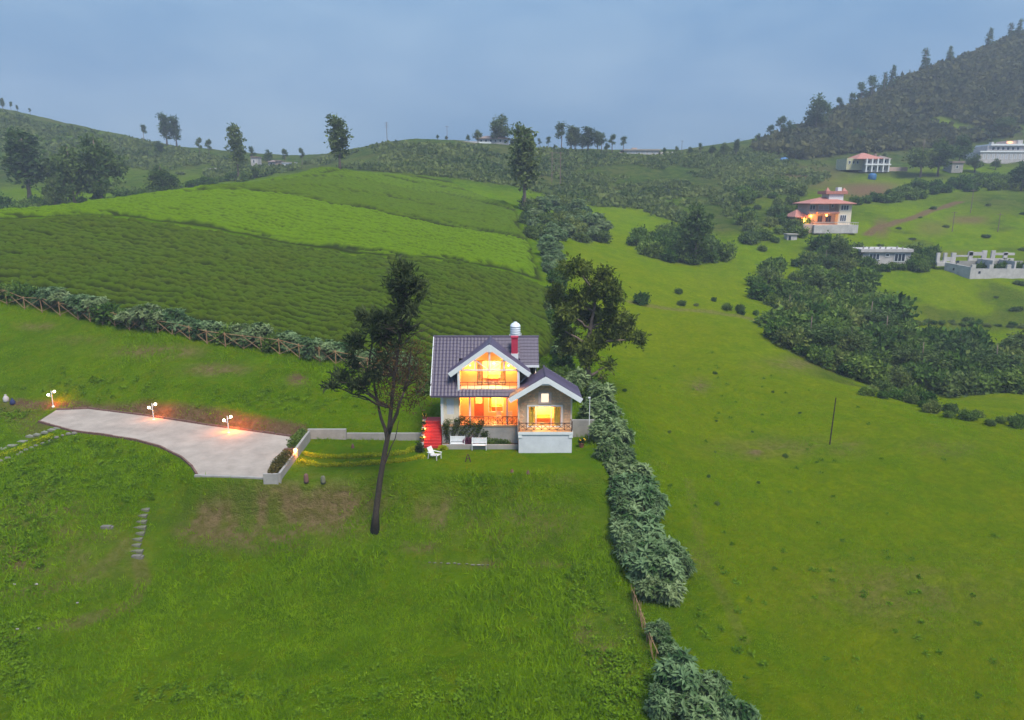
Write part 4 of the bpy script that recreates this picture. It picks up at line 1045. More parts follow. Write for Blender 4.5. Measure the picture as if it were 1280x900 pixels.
# ------------------------------------------------------------------ garden lamps
def garden_lamp(u, v, lab, power):
    g = on_plane(u, v, float(drive_z((u - 640) * .068)) ); x, y = g; y += .35; z = Hs(x, y); t = thing('garden_lamp', lab, 'garden lamp', (x, y, z))
    MB().tube([(x, y, z - .1), (x, y, z + 1.65)], [.045, .035], 8).build('post', WHITE, t)
    MB().lathe((x, y, z - .05), [(.14, 0), (.14, .1), (.08, .2)], 10).build('base', WHITE, t)
    for sg, h in ((-1, 1.12), (1, 1.45)):
        MB().tube([(x, y, z + h - .05), (x + sg * .22, y, z + h - .02), (x + sg * .3, y, z + h + .05)], .025, 6).build('arm', WHITE, t)
        g_ = MB().ball((x + sg * .32, y, z + h + .13), .125, 12, 8).build('globe', WHITE_BULB, t, smooth=True)
    point((x + .12, y + .35, z + .8), power, (1, .22, .015), .12)
garden_lamp(64, 511, 'white twin-globe garden lamp at the far narrow corner of the driveway', 110)
garden_lamp(190, 527, 'white twin-globe garden lamp midway along the driveway kerb', 110)
garden_lamp(284, 543, 'white twin-globe garden lamp casting the strongest orange glow on the kerb', 300)
# bright orange lamp in the gap of the planter wall
t = thing('bollard_lamp', 'short orange glowing lamp in the gap of the white planter wall', 'garden lamp', (-17.75, 53.55, LAWN_Z))
MB().lathe((-17.75, 53.55, LAWN_Z - .1), [(.09, 0), (.07, .1), (.06, .75), (.1, .78)], 10).build('post', OLDW, t)
MB().ball((-17.75, 53.55, LAWN_Z + .85), .15, 12, 8).build('globe', emit_mat('orange_globe', (1, .45, .1), 10), t, smooth=True); point((-17.55, 53.3, LAWN_Z + .85), 90, (1, .3, .05), .1)

# ------------------------------------------------------------------ foliage materials
L_DARK = leaf_mat('dark_tree_leaf', (.014, .032, .012), (.085, .115, .045), .6, objvar=.2)
L_BROWN = leaf_mat('olive_tree_leaf', (.034, .050, .008), (.225, .240, .045), .7, objvar=.15, vscale=.5)
L_SHRUB = leaf_mat('grey_green_leaf', (.036, .086, .022), (.245, .335, .165), .75, objvar=.25)
L_BUSH = leaf_mat('bush_leaf', (.028, .070, .012), (.145, .230, .045), .7, objvar=.6)
L_OLIVE = leaf_mat('pale_bush_leaf', (.045, .085, .020), (.180, .235, .065), .7, objvar=.5)
L_FAR = leaf_mat('far_tree_leaf', (.028, .062, .016), (.125, .180, .055), .65, objvar=.5, vscale=.25)
L_FOREST = leaf_mat('forest_leaf', (.028, .042, .018), (.125, .122, .045), .6, objvar=0, vscale=.06)
L_SCRUB = leaf_mat('scrub_leaf', (.045, .085, .018), (.170, .205, .060), .6, objvar=0, vscale=.05)
L_PURPLE = leaf_mat('purple_leaf', (.05, .012, .03), (.22, .06, .12), .6, objvar=0)
L_GRASS = leaf_mat('grass_blade', (.125, .245, .001), (.245, .385, .002), .6, objvar=0, vscale=.5, third=(.30, .34, .02), trans=.5)
L_DRYTW = leaf_mat('dry_leaf', (.05, .03, .012), (.16, .10, .04), .6, objvar=0)

def tube_np(mb, a, b, r0, r1, wob, rg, n_=5, seg=4):
    a = Vector(a); b = Vector(b); pts_ = []; L_ = (b - a).length
    for i in range(seg + 1):
        t = i / seg; p = a.lerp(b, t)
        if 0 < i < seg: p += Vector((rg.uniform(-1, 1), rg.uniform(-1, 1), rg.uniform(-.5, .5))) * L_ * wob
        pts_.append(p)
    mb.tube(pts_, [r0 + (r1 - r0) * i / seg for i in range(seg + 1)], n_, True)
    return pts_

def make_tree(name, label, cat, loc, trunk_path, trunk_r, blobs, n_clump, per, spread, leaf, lm, bm=BARK, seed=1, shell=.45, up_=.3, limbs=True, twigs=0, wid=.28, group=None):
    """tree with trunk, limbs to every leaf mass and a crown of separate leaves; coordinates relative to loc"""
    rg = random.Random(seed); rn = np.random.default_rng(seed)
    t = thing(name, label, cat, loc, group)
    mb = MB(); k = len(trunk_path)
    mb.tube(trunk_path, [trunk_r * (1.6 if i == 0 else 1 - .75 * i / (k - 1)) for i in range(k)], 8)
    TP = [Vector(p) for p in trunk_path]
    pos, d, ti, cen = crown_points(blobs, n_clump, per, spread, rn, shell)
    if limbs:
        for b in blobs:
            c = Vector(b[:3]); cand = [p for p in TP if p.z < c.z - .1 * abs(b[5])] or [TP[0]]
            s = min(cand, key=lambda p: (p - c).length + .3 * (c.z - p.z)); q = TP.index(s)
            lim = tube_np(mb, s, c, trunk_r * .5 * (1 - .6 * q / k), trunk_r * .12, .06, rg, 6, 5)
            for j in range(3 + twigs):
                e = Vector(cen[rn.integers(len(cen))]); 
                if (e - c).length < max(b[3:6]) * 1.4: tube_np(mb, lim[3] if j % 2 else lim[4], e, trunk_r * .1, trunk_r * .03, .08, rg, 4, 3)
    m_ = MB(); m_.v, m_.f = mb.v, mb.f
    me_ = bpy.data.meshes.new('trunk'); me_.from_pydata([tuple(v) for v in mb.v], [], mb.f); me_.materials.append(bm); me_.shade_smooth()
    link('trunk', me_, t)
    n_ = len(pos); ax = d * .6 + rn.normal(size=(n_, 3)) * .7 + np.array([0, 0, up_]); 
    ln = leaf * (.6 + .8 * rn.random(n_))
    link('crown', leaf_mesh('crown', pos, ax, d + rn.normal(size=(n_, 3)) * .6 + np.array([0, 0, .4]), ln, ln * wid, lm, ti), t)
    return t
def px_blobs(base, Y, lst, dscale=1.0, f=.84):
    """leaf masses sketched by bearing, turned into metres around the trunk base"""
    out_ = []
    for i, (u, v, a, b) in enumerate(lst):
        p = at(u, v, Y); s_ = depth_of(p) / F_PX; dy = (((i * 37) % 11) / 10 - .5) * a * s_ * 1.2 * dscale
        out_.append((p[0] - base.x, p[1] - base.y + dy, p[2] - base.z, a * s_ * f, a * s_ * f * .95, b * s_ * f))
    return out_
def px_path(base, Y, lst): return [tuple(Vector(at(u, v, Y)) - base) for u, v in lst]

# ------------------------------------------------------------------ the two garden trees
b = G(468, 664); YB = b.y
ft = make_tree('silver_oak_tree', 'tall thin tree with bare leaning trunk and dark feathery clumps on the grassy bank', 'tree', b,
    [(0, 0, -.4)] + px_path(b, YB, [(470,640),(475,600),(481,565),(486,540),(489,510),(493,470),(500,420),(506,370),(508,335)]), .25,
    px_blobs(b, YB, [(507,342,20,20),(496,362,17,15),(520,362,15,17),(470,402,21,20),(455,395,11,12),(480,422,18,18),(447,425,12,14),(440,455,10,14),(425,476,15,8),(446,482,18,9),(412,482,9,6),(466,468,12,11),(478,452,14,16),(500,385,14,12),(514,388,12,14),(490,398,12,14),(506,412,10,12),(494,432,10,10)]),
    310, 17, .16, .46, L_DARK, BARK, 3, .1, .5, True, 5, .13)
rg = random.Random(8); tw = MB()
for i in range(80):        # bare twiggy lower crown
    j = rg.random(); a_ = Vector(at(478 + 34 * j + rg.uniform(-10, 10), 520 - 110 * rg.random(), YB)) - b
    e_ = a_ + Vector((rg.uniform(-1.6, 1.7), rg.uniform(-1.3, 1.3), rg.uniform(.2, 1.7)))
    tube_np(tw, a_, e_, .035, .012, .08, rg, 4, 3)
for (u0, v0, u1, v1, r0) in ((486,542,505,490,.17),(505,490,514,440,.1),(505,490,522,455,.07),(484,548,472,500,.15),(472,500,462,455,.1),(472,500,450,480,.08),(450,480,425,478,.05),(462,455,468,410,.07),(478,590,494,548,.07),(494,548,499,525,.04),(460,500,440,495,.05)):
    tube_np(tw, Vector(at(u0, v0, YB)) - b, Vector(at(u1, v1, YB + .6 * ((u1 * 7) % 5 - 2) * .4)) - b, r0, r0 * .55, .03, rg, 6, 4)
me_ = bpy.data.meshes.new('branches'); me_.from_pydata([tuple(v) for v in tw.v], [], tw.f); me_.materials.append(BARK); me_.shade_smooth(); link('branches', me_, ft)
rn = np.random.default_rng(4); k = 1500
ps = np.array([np.array(at(470 + 60 * rn.random(), 430 + 80 * rn.random() ** 1.2, YB)) - np.array(b) for _ in range(k // 5)]); ps = np.repeat(ps, 5, 0) + rn.normal(size=(k, 3)) * .3; ps[:, 1] += rn.normal(size=k) * .7
link('dry_twigs', leaf_mesh('dry_twigs', ps, rn.normal(size=(k, 3)) + [0, 0, .5], sphere_dirs(k, rn), .35, .03, L_DRYTW, rn.random(k)), ft)

b = up(736, 71.5); YB = b.y
make_tree('acacia_tree', 'broad dark olive tree with drooping lobes behind the cottage, beside the hedge', 'tree', b,
    [(0, 0, -.4)] + px_path(b, YB, [(735,470),(733,450),(735,430),(738,410),(742,390),(745,370)]), .42,
    px_blobs(b, YB, [(716,333,22,14),(730,337,12,10),(755,348,18,18),(762,364,22,22),(742,362,18,18),(695,372,18,20),(706,390,20,18),(722,376,22,18),(738,398,26,20),(765,395,22,20),(784,408,20,17),(795,420,15,11),(770,422,14,12),(712,432,18,22),(732,440,20,22),(745,425,20,16),(761,458,9,11),(752,470,10,8),(700,410,14,14)], 1.4, .72),
    860, 18, .22, .44, L_BROWN, BARKG, 9, .35, .15, True, 3, .19)

# ------------------------------------------------------------------ bush prototypes
PROTO_Z = Vector((0, 0, -400))
def bush_mesh(seed, n_clump, per, leaf, lm, blobs, wid, rosette=False, upb=.35, spread=.16, shell=.6):
    rn = np.random.default_rng(seed)
    pos, d, ti, cen = crown_points(blobs, n_clump, per, spread, rn, shell)
    ok = pos[:, 2] > -.12; 
    if rosette:
        c = np.repeat(cen, per, 0); a = rn.random(len(c)) * 2 * math.pi; up0 = unit(d * .7 + np.array([0, 0, .8]))
        t1 = unit(np.cross(up0, np.array([.3, .2, 1.0]))); t2 = np.cross(up0, t1)
        ax = t1 * np.cos(a)[:, None] + t2 * np.sin(a)[:, None] + up0 * (.25 + .5 * rn.random((len(c), 1)))
        pos = c + rn.normal(size=c.shape) * .03; nr = up0
    else:
        ax = d * .7 + rn.normal(size=pos.shape) * .6 + np.array([0, 0, upb]); nr = d + rn.normal(size=pos.shape) * .5 + np.array([0, 0, .5])
    ln = leaf * (.6 + .8 * rn.random(len(pos)))
    pos, ax, nr, ln, ti = pos[ok], ax[ok], nr[ok], ln[ok], ti[ok]
    return leaf_mesh('foliage', pos, ax, nr, ln, ln * wid, lm, ti)
def rand_blobs(seed, n_, r, h):
    rg = random.Random(seed); o_ = [(0, 0, h * .45, r * .75, r * .75, h * .5)]
    for i in range(n_):
        a = rg.random() * 6.28; q = r * rg.uniform(.35, .75); s_ = r * rg.uniform(.3, .5)
        o_.append((q * math.cos(a), q * math.sin(a), h * rg.uniform(.25, .75), s_, s_, s_ * .8))
    return o_
def stems_mesh(seed, r, h):
    rg = random.Random(seed); mb = MB()
    for i in range(7):
        a = rg.random() * 6.28; q = rg.uniform(.3, .8) * r
        tube_np(mb, (q * .2 * math.cos(a), q * .2 * math.sin(a), -.2), (q * math.cos(a), q * math.sin(a), h * rg.uniform(.5, .85)), .04, .012, .05, rg, 4, 3)
    me_ = bpy.data.meshes.new('stems'); me_.from_pydata([tuple(v) for v in mb.v], [], mb.f); me_.materials.append(BARKG); return me_
# (foliage mesh, stems mesh) per kind; radius about 1 m
HEDGE = [(bush_mesh(20 + i, 260, 9, .30, L_SHRUB, rand_blobs(20 + i, 5, 1.0, 1.5), .17, True, shell=.55), stems_mesh(20 + i, 1, 1.4)) for i in range(3)]
BUSHK = [(bush_mesh(30 + i, 190, 9, .24, L_BUSH, rand_blobs(30 + i, 5, 1.0, 1.15), .30, spread=.13), stems_mesh(30 + i, 1, 1)) for i in range(4)]
BUSHP = [(bush_mesh(40 + i, 170, 9, .24, L_OLIVE, rand_blobs(40 + i, 4, 1.0, 1.1), .28, spread=.14), stems_mesh(40 + i, 1, 1)) for i in range(3)]
def bush(kind, p, r, label, group, cat='bush', name='bush', hz=1.0, parts=True):
    f_, s_ = kind[random.randrange(len(kind))]
    if parts:
        t = thing(name, label, cat, p, group); t.rotation_euler = (0, 0, random.random() * 6.28); t.scale = (r, r * random.uniform(.85, 1.15), r * hz * random.uniform(.85, 1.15))
        link('foliage', f_, t); link('stems', s_, t)
    else:
        t = link(name, f_, None, p); tag(t, label, cat, group); t.rotation_euler = (0, 0, random.random() * 6.28); t.scale = (r, r * random.uniform(.85, 1.15), r * hz * random.uniform(.85, 1.15))
    return t
# hedge between the house garden and the right-hand meadow
for (u, v, r) in [(722,482,20),(738,486,22),(752,500,20),(742,516,20),(760,522,20),(752,540,20),(768,548,22),(760,566,20),(778,574,22),(768,590,18),(790,598,22),(776,612,22),(800,622,26),(784,640,24),(812,640,22),(780,664,24),(802,664,26),(786,690,22),(812,692,30),(836,690,26),(800,712,24),(826,716,30),(850,706,22),(838,738,22),(812,736,20)]:
    p = G(u, v + r * .62); bush(HEDGE if random.random() < .84 else (BUSHP, BUSHK)[random.randrange(2)], p, r * depth_of(p) / F_PX * random.uniform(.88, 1.06), 'grey-green broad-leaved shrub in the boundary hedge right of the cottage', 'shrubs of the boundary hedge', 'shrub', 'hedge_shrub')
for (u, v, r, lab) in [(824,790,17,'small grey-green shrub beside the dry stick fence'),(836,812,16,'small leafy shrub growing against the lower end of the dry stick fence'),(846,850,34,'large grey-green shrub just below the end of the dry stick fence'),(884,862,24,'rounded grey-green shrub leaning towards the open meadow below the stick fence'),(872,892,30,'big grey-green shrub spreading at the lowest end of the boundary hedge'),(915,897,28,'low wide grey-green shrub on the meadow side of the lowest hedge end'),(826,880,22,'shaded grey-green shrub on the garden side of the lowest hedge end')]:
    p = G(u, v + r * .62); bush(HEDGE, p, r * depth_of(p) / F_PX * .95, lab, None, 'shrub', 'hedge_shrub')
# dry stick fence in the hedge gap
fp = [G(u, v) for u, v in [(790,750),(797,768),(805,790),(812,808),(822,832)]]
sf = thing('stick_fence', 'broken dry stick fence in the gap of the boundary hedge', 'fence', fp[2])
rg = random.Random(2)
for a, c in zip(fp[:-1], fp[1:]):
    for i in range(7):
        q = a.lerp(c, i / 7) + Vector((rg.uniform(-.1, .1), 0, 0)); h = rg.uniform(.7, 1.25)
        MB().tube([q - Vector((0, 0, .15)), q + Vector((rg.uniform(-.25, .1), rg.uniform(-.2, .2), h))], [.03, .018], 5).build('stick', BAMBOO, sf)
    MB().tube([a + Vector((0, 0, .75)), c + Vector((0, 0, .8))], .025, 5).build('rail', BAMBOO, sf)

# ------------------------------------------------------------------ bamboo fence below the tea
FPX = [(-60,372),(-25,377),(9,381),(53,391),(98,400),(144,408),(180,414),(216,420),(259,430),(305,437),(350,444),(400,453),(440,461),(480,470),(525,480)]
FPL = [G(u, v) for u, v in FPX]
bf = thing('bamboo_fence', 'brown bamboo fence with crossed braces below the tea field', 'fence', FPL[6])
posts = []
for a, c in zip(FPL[:-1], FPL[1:]):
    k = max(1, round((c - a).length / 2.1))
    posts += [a.lerp(c, i / k) for i in range(k)]
posts = [Vector((p.x, p.y, Hs(p.x, p.y))) for p in posts]
hs_ = [random.uniform(1.55, 1.9) for _ in posts]
for p, h in zip(posts, hs_): MB().tube([p - Vector((0,0,.3)), p + Vector((random.uniform(-.05,.05), 0, h))], .055, 6).build('post', BAMBOO, bf)
for (p, h), (q, g_) in zip(zip(posts[:-1], hs_), zip(posts[1:], hs_[1:])):
    z = lambda a, b_: a + Vector((0, -.05, b_))
    MB().tube([z(p, h - .15), z(q, g_ - .15)], .035, 5).build('rail', BAMBOO, bf)
    MB().tube([z(p, .15), z(q, g_ - .2)], .03, 5).build('brace', BAMBOO, bf); MB().tube([z(p, h - .2), z(q, .15)], .03, 5).build('brace', BAMBOO, bf)
for a, c in zip(FPL[:-1], FPL[1:]):
    k = max(1, round((c - a).length / 1.6))
    for i in range(k):
        q = a.lerp(c, (i + random.random() * .5) / k); q = Vector((q.x + random.uniform(-.3,.3), q.y + random.uniform(.7, 1.5), 0)); q.z = Hs(q.x, q.y)
        bush(HEDGE if random.random() < .72 else BUSHK, q, random.uniform(1.05, 1.55), 'leafy shrub growing behind the bamboo fence below the tea field', 'shrubs behind the bamboo fence', 'shrub', 'fence_shrub', 1.05, parts=False)
# dark shrubs behind the cottage
for (u, v, r) in [(505,470,12),(520,462,14),(534,472,12),(528,485,10),(690,470,14),(700,452,14),(708,470,16),(712,492,14),(696,485,10),(676,462,10)]:
    p = G(u, v + r * .6); bush(BUSHK, p, r * depth_of(p) / F_PX, 'dark green bush against the tea slope close behind the cottage', 'bushes behind the cottage')

# ------------------------------------------------------------------ thickets
def Gv(us, vs):
    us = np.asarray(us, float); vs = np.asarray(vs, float); dx = (us - CU) / F_PX; dy = (CV - vs) / F_PX
    D = np.stack([dx, math.cos(PITCH) + dy * math.sin(PITCH), -math.sin(PITCH) + dy * math.cos(PITCH)], -1)
    ts = np.geomspace(40, 700, 300); T = ts[None] / D[:, 1:2]
    g = T * D[:, 2:3] - H(D[:, 0:1] * T, D[:, 1:2] * T)
    i = np.argmax(g < 0, 1); ok = (g < 0).any(1); i = np.maximum(i, 1); r_ = np.arange(len(us))
    g0, g1 = g[r_, i-1], g[r_, i]; f = np.clip(g0 / (g0 - g1 + 1e-9), 0, 1); t = T[r_, i-1] * (1 - f) + T[r_, i] * f
    P_ = D * t[:, None]; P_[:, 2] = H(P_[:, 0], P_[:, 1]); return P_, ok
def in_poly(u, v, poly): return poly_sdf(np.asarray(u, float), np.asarray(v, float), poly) < 0
def scatter(poly, n_, mind, seed):
    rn = np.random.default_rng(seed); x0, y0 = np.min(poly, 0); x1, y1 = np.max(poly, 0)
    c = np.c_[rn.uniform(x0, x1, n_ * 30), rn.uniform(y0, y1, n_ * 30)]; c = c[in_poly(c[:, 0], c[:, 1], poly)]
    keep = []
    for p in c:
        if all((abs(p[0]-q[0]) / mind[0]) ** 2 + (abs(p[1]-q[1]) / mind[1]) ** 2 > 1 for q in keep): keep.append(p)
        if len(keep) >= n_: break
    return np.array(keep)
TONE = {id(HEDGE): 'grey-green', id(BUSHK): 'dark green', id(BUSHP): 'pale olive'}
def thicket(poly, n_, mind, rpx, kinds, label, group, seed, hz=1.0, cat='bush', name='bush'):
    c = scatter(poly, n_, mind, seed); P_, ok = Gv(c[:, 0], c[:, 1]); rn = random.Random(seed)
    for (x, y, z), o_ in zip(P_, ok):
        if o_:
            r = rn.uniform(*rpx) * depth_of((x, y, z)) / F_PX
            q_ = (r * F_PX / depth_of((x, y, z)) - rpx[0]) / (rpx[1] - rpx[0]); kd = kinds[rn.randrange(len(kinds))]
            bush(kd, Vector((x, y, z - .1 * r)), r, ('small ' if q_ < .33 else 'mid-sized ' if q_ < .67 else 'large ') + TONE[id(kd)] + ' ' + label, group, cat, name, hz, parts=False)
thicket([(960,425),(985,392),(1030,385),(1075,372),(1100,400),(1140,430),(1200,438),(1290,448),(1290,492),(1210,498),(1130,484),(1050,472),(1000,446)], 92, (15,9), (10,28), [BUSHK, BUSHK, BUSHP], 'bush in the dense thicket filling the gully', 'bushes filling the gully', 51, name='gully_bush')
thicket([(935,350),(1000,318),(1040,305),(1075,318),(1080,375),(1040,390),(990,395),(940,372)], 34, (17,11), (7,19), [BUSHK, BUSHK, BUSHP], 'bush on the slope between the gully and the small white block', 'bushes above the gully', 52, name='slope_bush')
thicket([(1085,486),(1140,497),(1200,516),(1290,526),(1290,538),(1200,528),(1130,506),(1085,494)], 22, (10,5), (5,12), [BUSHK, BUSHP], 'low bush along the lip of the right meadow', 'low bushes on the meadow lip', 53, name='gully_bush')
thicket([(655,262),(690,256),(730,270),(758,296),(750,304),(690,301),(658,300)], 34, (11,6), (9,14), [HEDGE, BUSHP], 'bush in the patch above the far meadow beside the tea', 'bushes beside the bright tea', 54)
thicket([(790,300),(830,294),(880,305),(912,322),(880,330),(830,328),(800,315)], 28, (11,6), (9,15), [BUSHK], 'bush in the clump under the lone pointed tree', 'bushes under the lone pointed tree', 55)
thicket([(676,300),(690,300),(700,340),(708,400),(716,452),(700,452),(690,400),(684,350)], 26, (7,9), (9,14), [HEDGE, BUSHP, BUSHK], 'shrub in the hedge line between tea field and far meadow', 'shrubs between tea and far meadow', 56, cat='shrub', name='hedge_shrub')
thicket([(1060,256),(1120,240),(1200,226),(1290,222),(1290,236),(1200,240),(1110,256)], 34, (10,6), (6,11), [BUSHK], 'bush in the long hedge above the dirt road', 'bushes above the dirt road', 57, name='roadside_bush')
thicket([(925,240),(985,228),(1010,262),(1000,300),(950,320),(925,300)], 30, (15,10), (5,14), [BUSHK, BUSHP], 'bush in the scrub beside the pink-roofed house', 'bushes beside the pink-roofed house', 58, name='slope_bush')
thicket([(1140,312),(1165,318),(1172,338),(1130,342),(1080,338),(1085,334),(1135,332)], 16, (8,5), (6,10), [BUSHK], 'bush at the foot of the small white flat-roofed block', 'bushes round the small white block', 59)
for i in range(40):
    u = -20 + i * 8.5 + random.uniform(-6, 6); p = up(u, float(np.interp(u, [0, 120, 320], [185, 205, 268])) + random.uniform(-10, 18))
    bush(BUSHK, p, random.uniform(1.6, 3.0), 'dark bush on the valley floor behind the tea hill', 'bushes behind the tea hill', hz=.9, parts=False)
thicket([(950,400),(985,398),(900,385),(810,382),(800,378),(860,380)], 9, (14,3), (3,7), [BUSHK, BUSHP], 'bush on the old field bank across the far meadow', 'bushes on the field bank', 61)
for (u, v, r, lab) in [(800,376,11,'rounded bush at the left end of the old field bank'),(848,365,5,'tiny pale bush alone on the far meadow'),(892,375,4,'tiny dark bush on the far meadow near the gully scrub')]:
    p = G(u, v + r*.4); bush(BUSHK, p, r * depth_of(p) / F_PX, lab, None)
thicket([(1085,372),(1290,340),(1290,425),(1150,425)], 8, (60,18), (3,8), [BUSHP, BUSHP, BUSHK], 'bush scattered on the pasture below the ruined walls', 'scattered pasture bushes', 62, hz=.65, name='pasture_bush')
thicket([(1060,300),(1180,250),(1280,250),(1280,315),(1180,310),(1080,308)], 10, (40,10), (2.5,6), [BUSHP, BUSHP, BUSHK], 'bush on the grassy slope along the dirt road', 'bushes along the dirt road', 63, hz=.65, name='roadside_bush')
thicket([(1110,399),(1180,402),(1260,405),(1290,404),(1290,410),(1200,409),(1110,404)], 22, (7,2), (3.5,6.5), [BUSHK, BUSHP], 'low scrub bush on the terrace bank across the lower pasture', 'scrub on the terrace bank', 65, hz=.6, name='bank_bush')
thicket([(760,480),(900,440),(1000,500),(1000,620),(860,640)], 12, (50,30), (1.5,3.5), [BUSHK], 'weed tuft dotted on the open right meadow', 'weed tufts on the meadow', 64, cat='weed', name='weed_tuft')

# ------------------------------------------------------------------ far vegetation joined as cover
def cover(name, label, polys, n_, rad, lm, seed, per=26, leaf=.55, lrange=(math.log(170), math.log(540)), dens=None, hz=1.0, holes=()):
    rn = np.random.default_rng(seed); a = rn.uniform(-.95, .95, n_ * 12); l = rn.uniform(*lrange, n_ * 12); y = np.exp(l); x = a * y; z = H(x, y)
    t = y * math.cos(PITCH) - z * math.sin(PITCH); u = CU + F_PX * x / t; v = CV - F_PX * (y * math.sin(PITCH) + z * math.cos(PITCH)) / t
    ok = np.zeros(len(x), bool)
    for po in polys: ok |= in_poly(u, v, po)
    for hu, hv, ha, hb in holes: ok &= ((u - hu) / ha) ** 2 + ((v - hv) / hb) ** 2 > 1
    w = y / y.max(); ok &= rn.random(len(x)) < w ** 1.0
    if dens is not None: ok &= fbm(x * .03 + 2, y * .03, 3) > dens
    i = np.nonzero(ok)[0][:n_]; c = np.stack([x, y, z], 1)[i]; r = rn.uniform(*rad, len(c))
    d = sphere_dirs(len(c) * per, rn); d[:, 2] = np.abs(d[:, 2]) * .9; rr = np.repeat(r, per)[:, None]
    pos = np.repeat(c, per, 0) + d * rr * (.55 + .5 * rn.random((len(d), 1))) * np.array([1, 1, hz]); pos[:, 2] += np.repeat(r, per) * .15
    ax = rn.normal(size=pos.shape) + d * .5; ln = leaf * np.repeat(r, per) * (.6 + .8 * rn.random(len(pos)))
    ti = np.clip(np.repeat(rn.random(len(c)), per) * .75 + rn.random(len(pos)) * .25, 0, 1)
    tag(link(name, leaf_mesh(name, pos, ax, d + rn.normal(size=pos.shape) * .4, ln, ln * .4, lm, ti)), label, name.replace('_', ' '), None, 'stuff')
HILL = [(940,188),(985,170),(1060,140),(1140,100),(1240,62),(1300,35),(1300,150),(1260,172),(1200,182),(1150,186),(1060,192),(1000,200)]
cover('hill_forest', 'dark forest covering the steep hill on the right', [HILL], 2600, (2.0, 4.8), L_FOREST, 71, 26, .6, (math.log(330), math.log(520)), holes=((1175,153,26,7),(1205,163,24,6),(1262,158,20,6),(1120,178,14,4)))
cover('hillside_scrub', 'rough scrub covering the ridge behind the tea', [[(380,205),(484,180),(640,184),(800,196),(930,188),(1000,205),(1010,230),(930,250),(900,300),(800,262),(700,255),(660,235),(560,222),(450,212)],
      [(0,140),(100,162),(330,208),(380,210),(300,228),(200,215),(100,200),(0,215)], [(860,190),(1010,190),(1040,220),(1000,240),(960,245),(900,235)]], 11000, (.5, 1.9), L_SCRUB, 72, 10, .8, (math.log(185), math.log(430)), .32, .6)

# ------------------------------------------------------------------ far trees
def proto_tree(kind, seed):
    rn = random.Random(seed)
    if kind == 'tall':     # narrow tall crown
        bl = [(rn.uniform(-.6,.6), rn.uniform(-.6,.6), z, rn.uniform(1.5, 2.3) * (1.15 - abs(z - 9.5) / 12), rn.uniform(1.5, 2.2) * (1.15 - abs(z - 9.5) / 12), 1.9) for z in (5.5, 7, 8.3, 9.8, 11.2, 12.6, 14)]
        args = (150, 12, .45, .75)
    elif kind == 'round':
        bl = [(rn.uniform(-2.6,2.6), rn.uniform(-2.6,2.6), rn.uniform(4, 10), rn.uniform(1.8,2.8), rn.uniform(1.8,2.8), rn.uniform(1.6,2.4)) for _ in range(9)] + [(0,0,11.5,2,2,2)]
        args = (190, 13, .5, .8)
    elif kind == 'sparse':   # long bare trunk, a few clumps near the top
        bl = [(rn.uniform(-1.8,1.8), rn.uniform(-1.2,1.2), z, rn.uniform(.9,1.7), rn.uniform(.9,1.5), rn.uniform(.8,1.3)) for z in (8, 9.5, 10.5, 11.6, 12.6, 13.6, 14.4)]
        args = (85, 11, .38, .7)
    elif kind == 'broad':
        bl = [(rn.uniform(-5,5), rn.uniform(-3,3), rn.uniform(4.5, 9.5), rn.uniform(2.2,3.2), rn.uniform(2.2,3), rn.uniform(1.7,2.4)) for _ in range(12)]
        args = (240, 13, .55, .85)
    else:                    # 'pine': conical, leaning tufts
        bl = [(.15 * i + rn.uniform(-.4,.4), rn.uniform(-.4,.4), 3.5 + i * 1.5, 2.0 - i * .2, 1.8 - i * .18, .75) for i in range(8)]
        args = (110, 10, .35, .7)
    t = make_tree('tree', 'tree', 'tree', PROTO_Z, [(0,0,-.8),(.1,0,3),(.0,.1,7),(.1,.1,11),(.15,0,14)], .32, bl, args[0], args[1], args[2], args[3], L_FAR, BARKG, seed, .35, .35, True, 0, .3)
    return t
PT = {k: [proto_tree(k, 100 + 7 * i + j) for j in range(2)] for i, k in enumerate(('tall', 'round', 'sparse', 'broad', 'pine'))}
KADJ = {'tall': 'tall narrow', 'round': 'round-headed', 'sparse': 'bare-trunked', 'broad': 'spreading', 'pine': 'conical'}
def far_tree(kind, p, h, label, group=None, name='tree', wide=1.0, hproto=15.0, sink=.0):
    pr = PT[kind][random.randrange(2)]; s_ = h / hproto
    t = copy_tree(pr, p - Vector((0, 0, sink)), random.random() * 6.28, (s_ * wide, s_ * wide, s_), label, group); t.name = name
    if not group and 'group' in t: del t['group']
    return t
def ft_px(kind, u, vb, vt, label, group=None, Y=None, wide=1.0, name='tree'):
    p = up(u, Y) if Y else G(u, vb)
    if p is None: return
    h = max(2.0, (proj(p)[1] - vt) * depth_of(p) / F_PX); far_tree(kind, p, h, label, group, name, wide)
ft_px('tall', 425, 218, 150, 'tall dark tree standing alone on the crest of the bright tea field', Y=214, wide=1.25)
ft_px('tall', 655, 256, 166, 'tall dark tree at the top corner where tea meets scrub', Y=192, wide=1.15)
ft_px('round', 868, 322, 253, 'lone pointed tree rising from the bush clump above the far meadow', Y=166, wide=1.05)
ft_px('tall', 299, 228, 163, 'tall dark tree at the foot of the left hill by the white huts', Y=262, wide=1.0)
ft_px('round', 128, 262, 168, 'largest bushy tree in the valley behind the tea hill', Y=205, wide=1.15)
ft_px('round', 95, 264, 182, 'broad leafy tree left of the largest valley tree', Y=200, wide=1.0)
ft_px('tall', 38, 262, 170, 'loose pale-trunked tree at the left end of the valley grove', Y=215, wide=1.5)
ft_px('round', 75, 258, 190, 'dark round tree in the middle of the valley grove', Y=220)
ft_px('round', 205, 246, 206, 'rounded dark tree standing apart right of the valley grove', Y=215, wide=1.3)
ft_px('round', 70, 262, 222, 'small tree at the foot of the valley grove', Y=195)
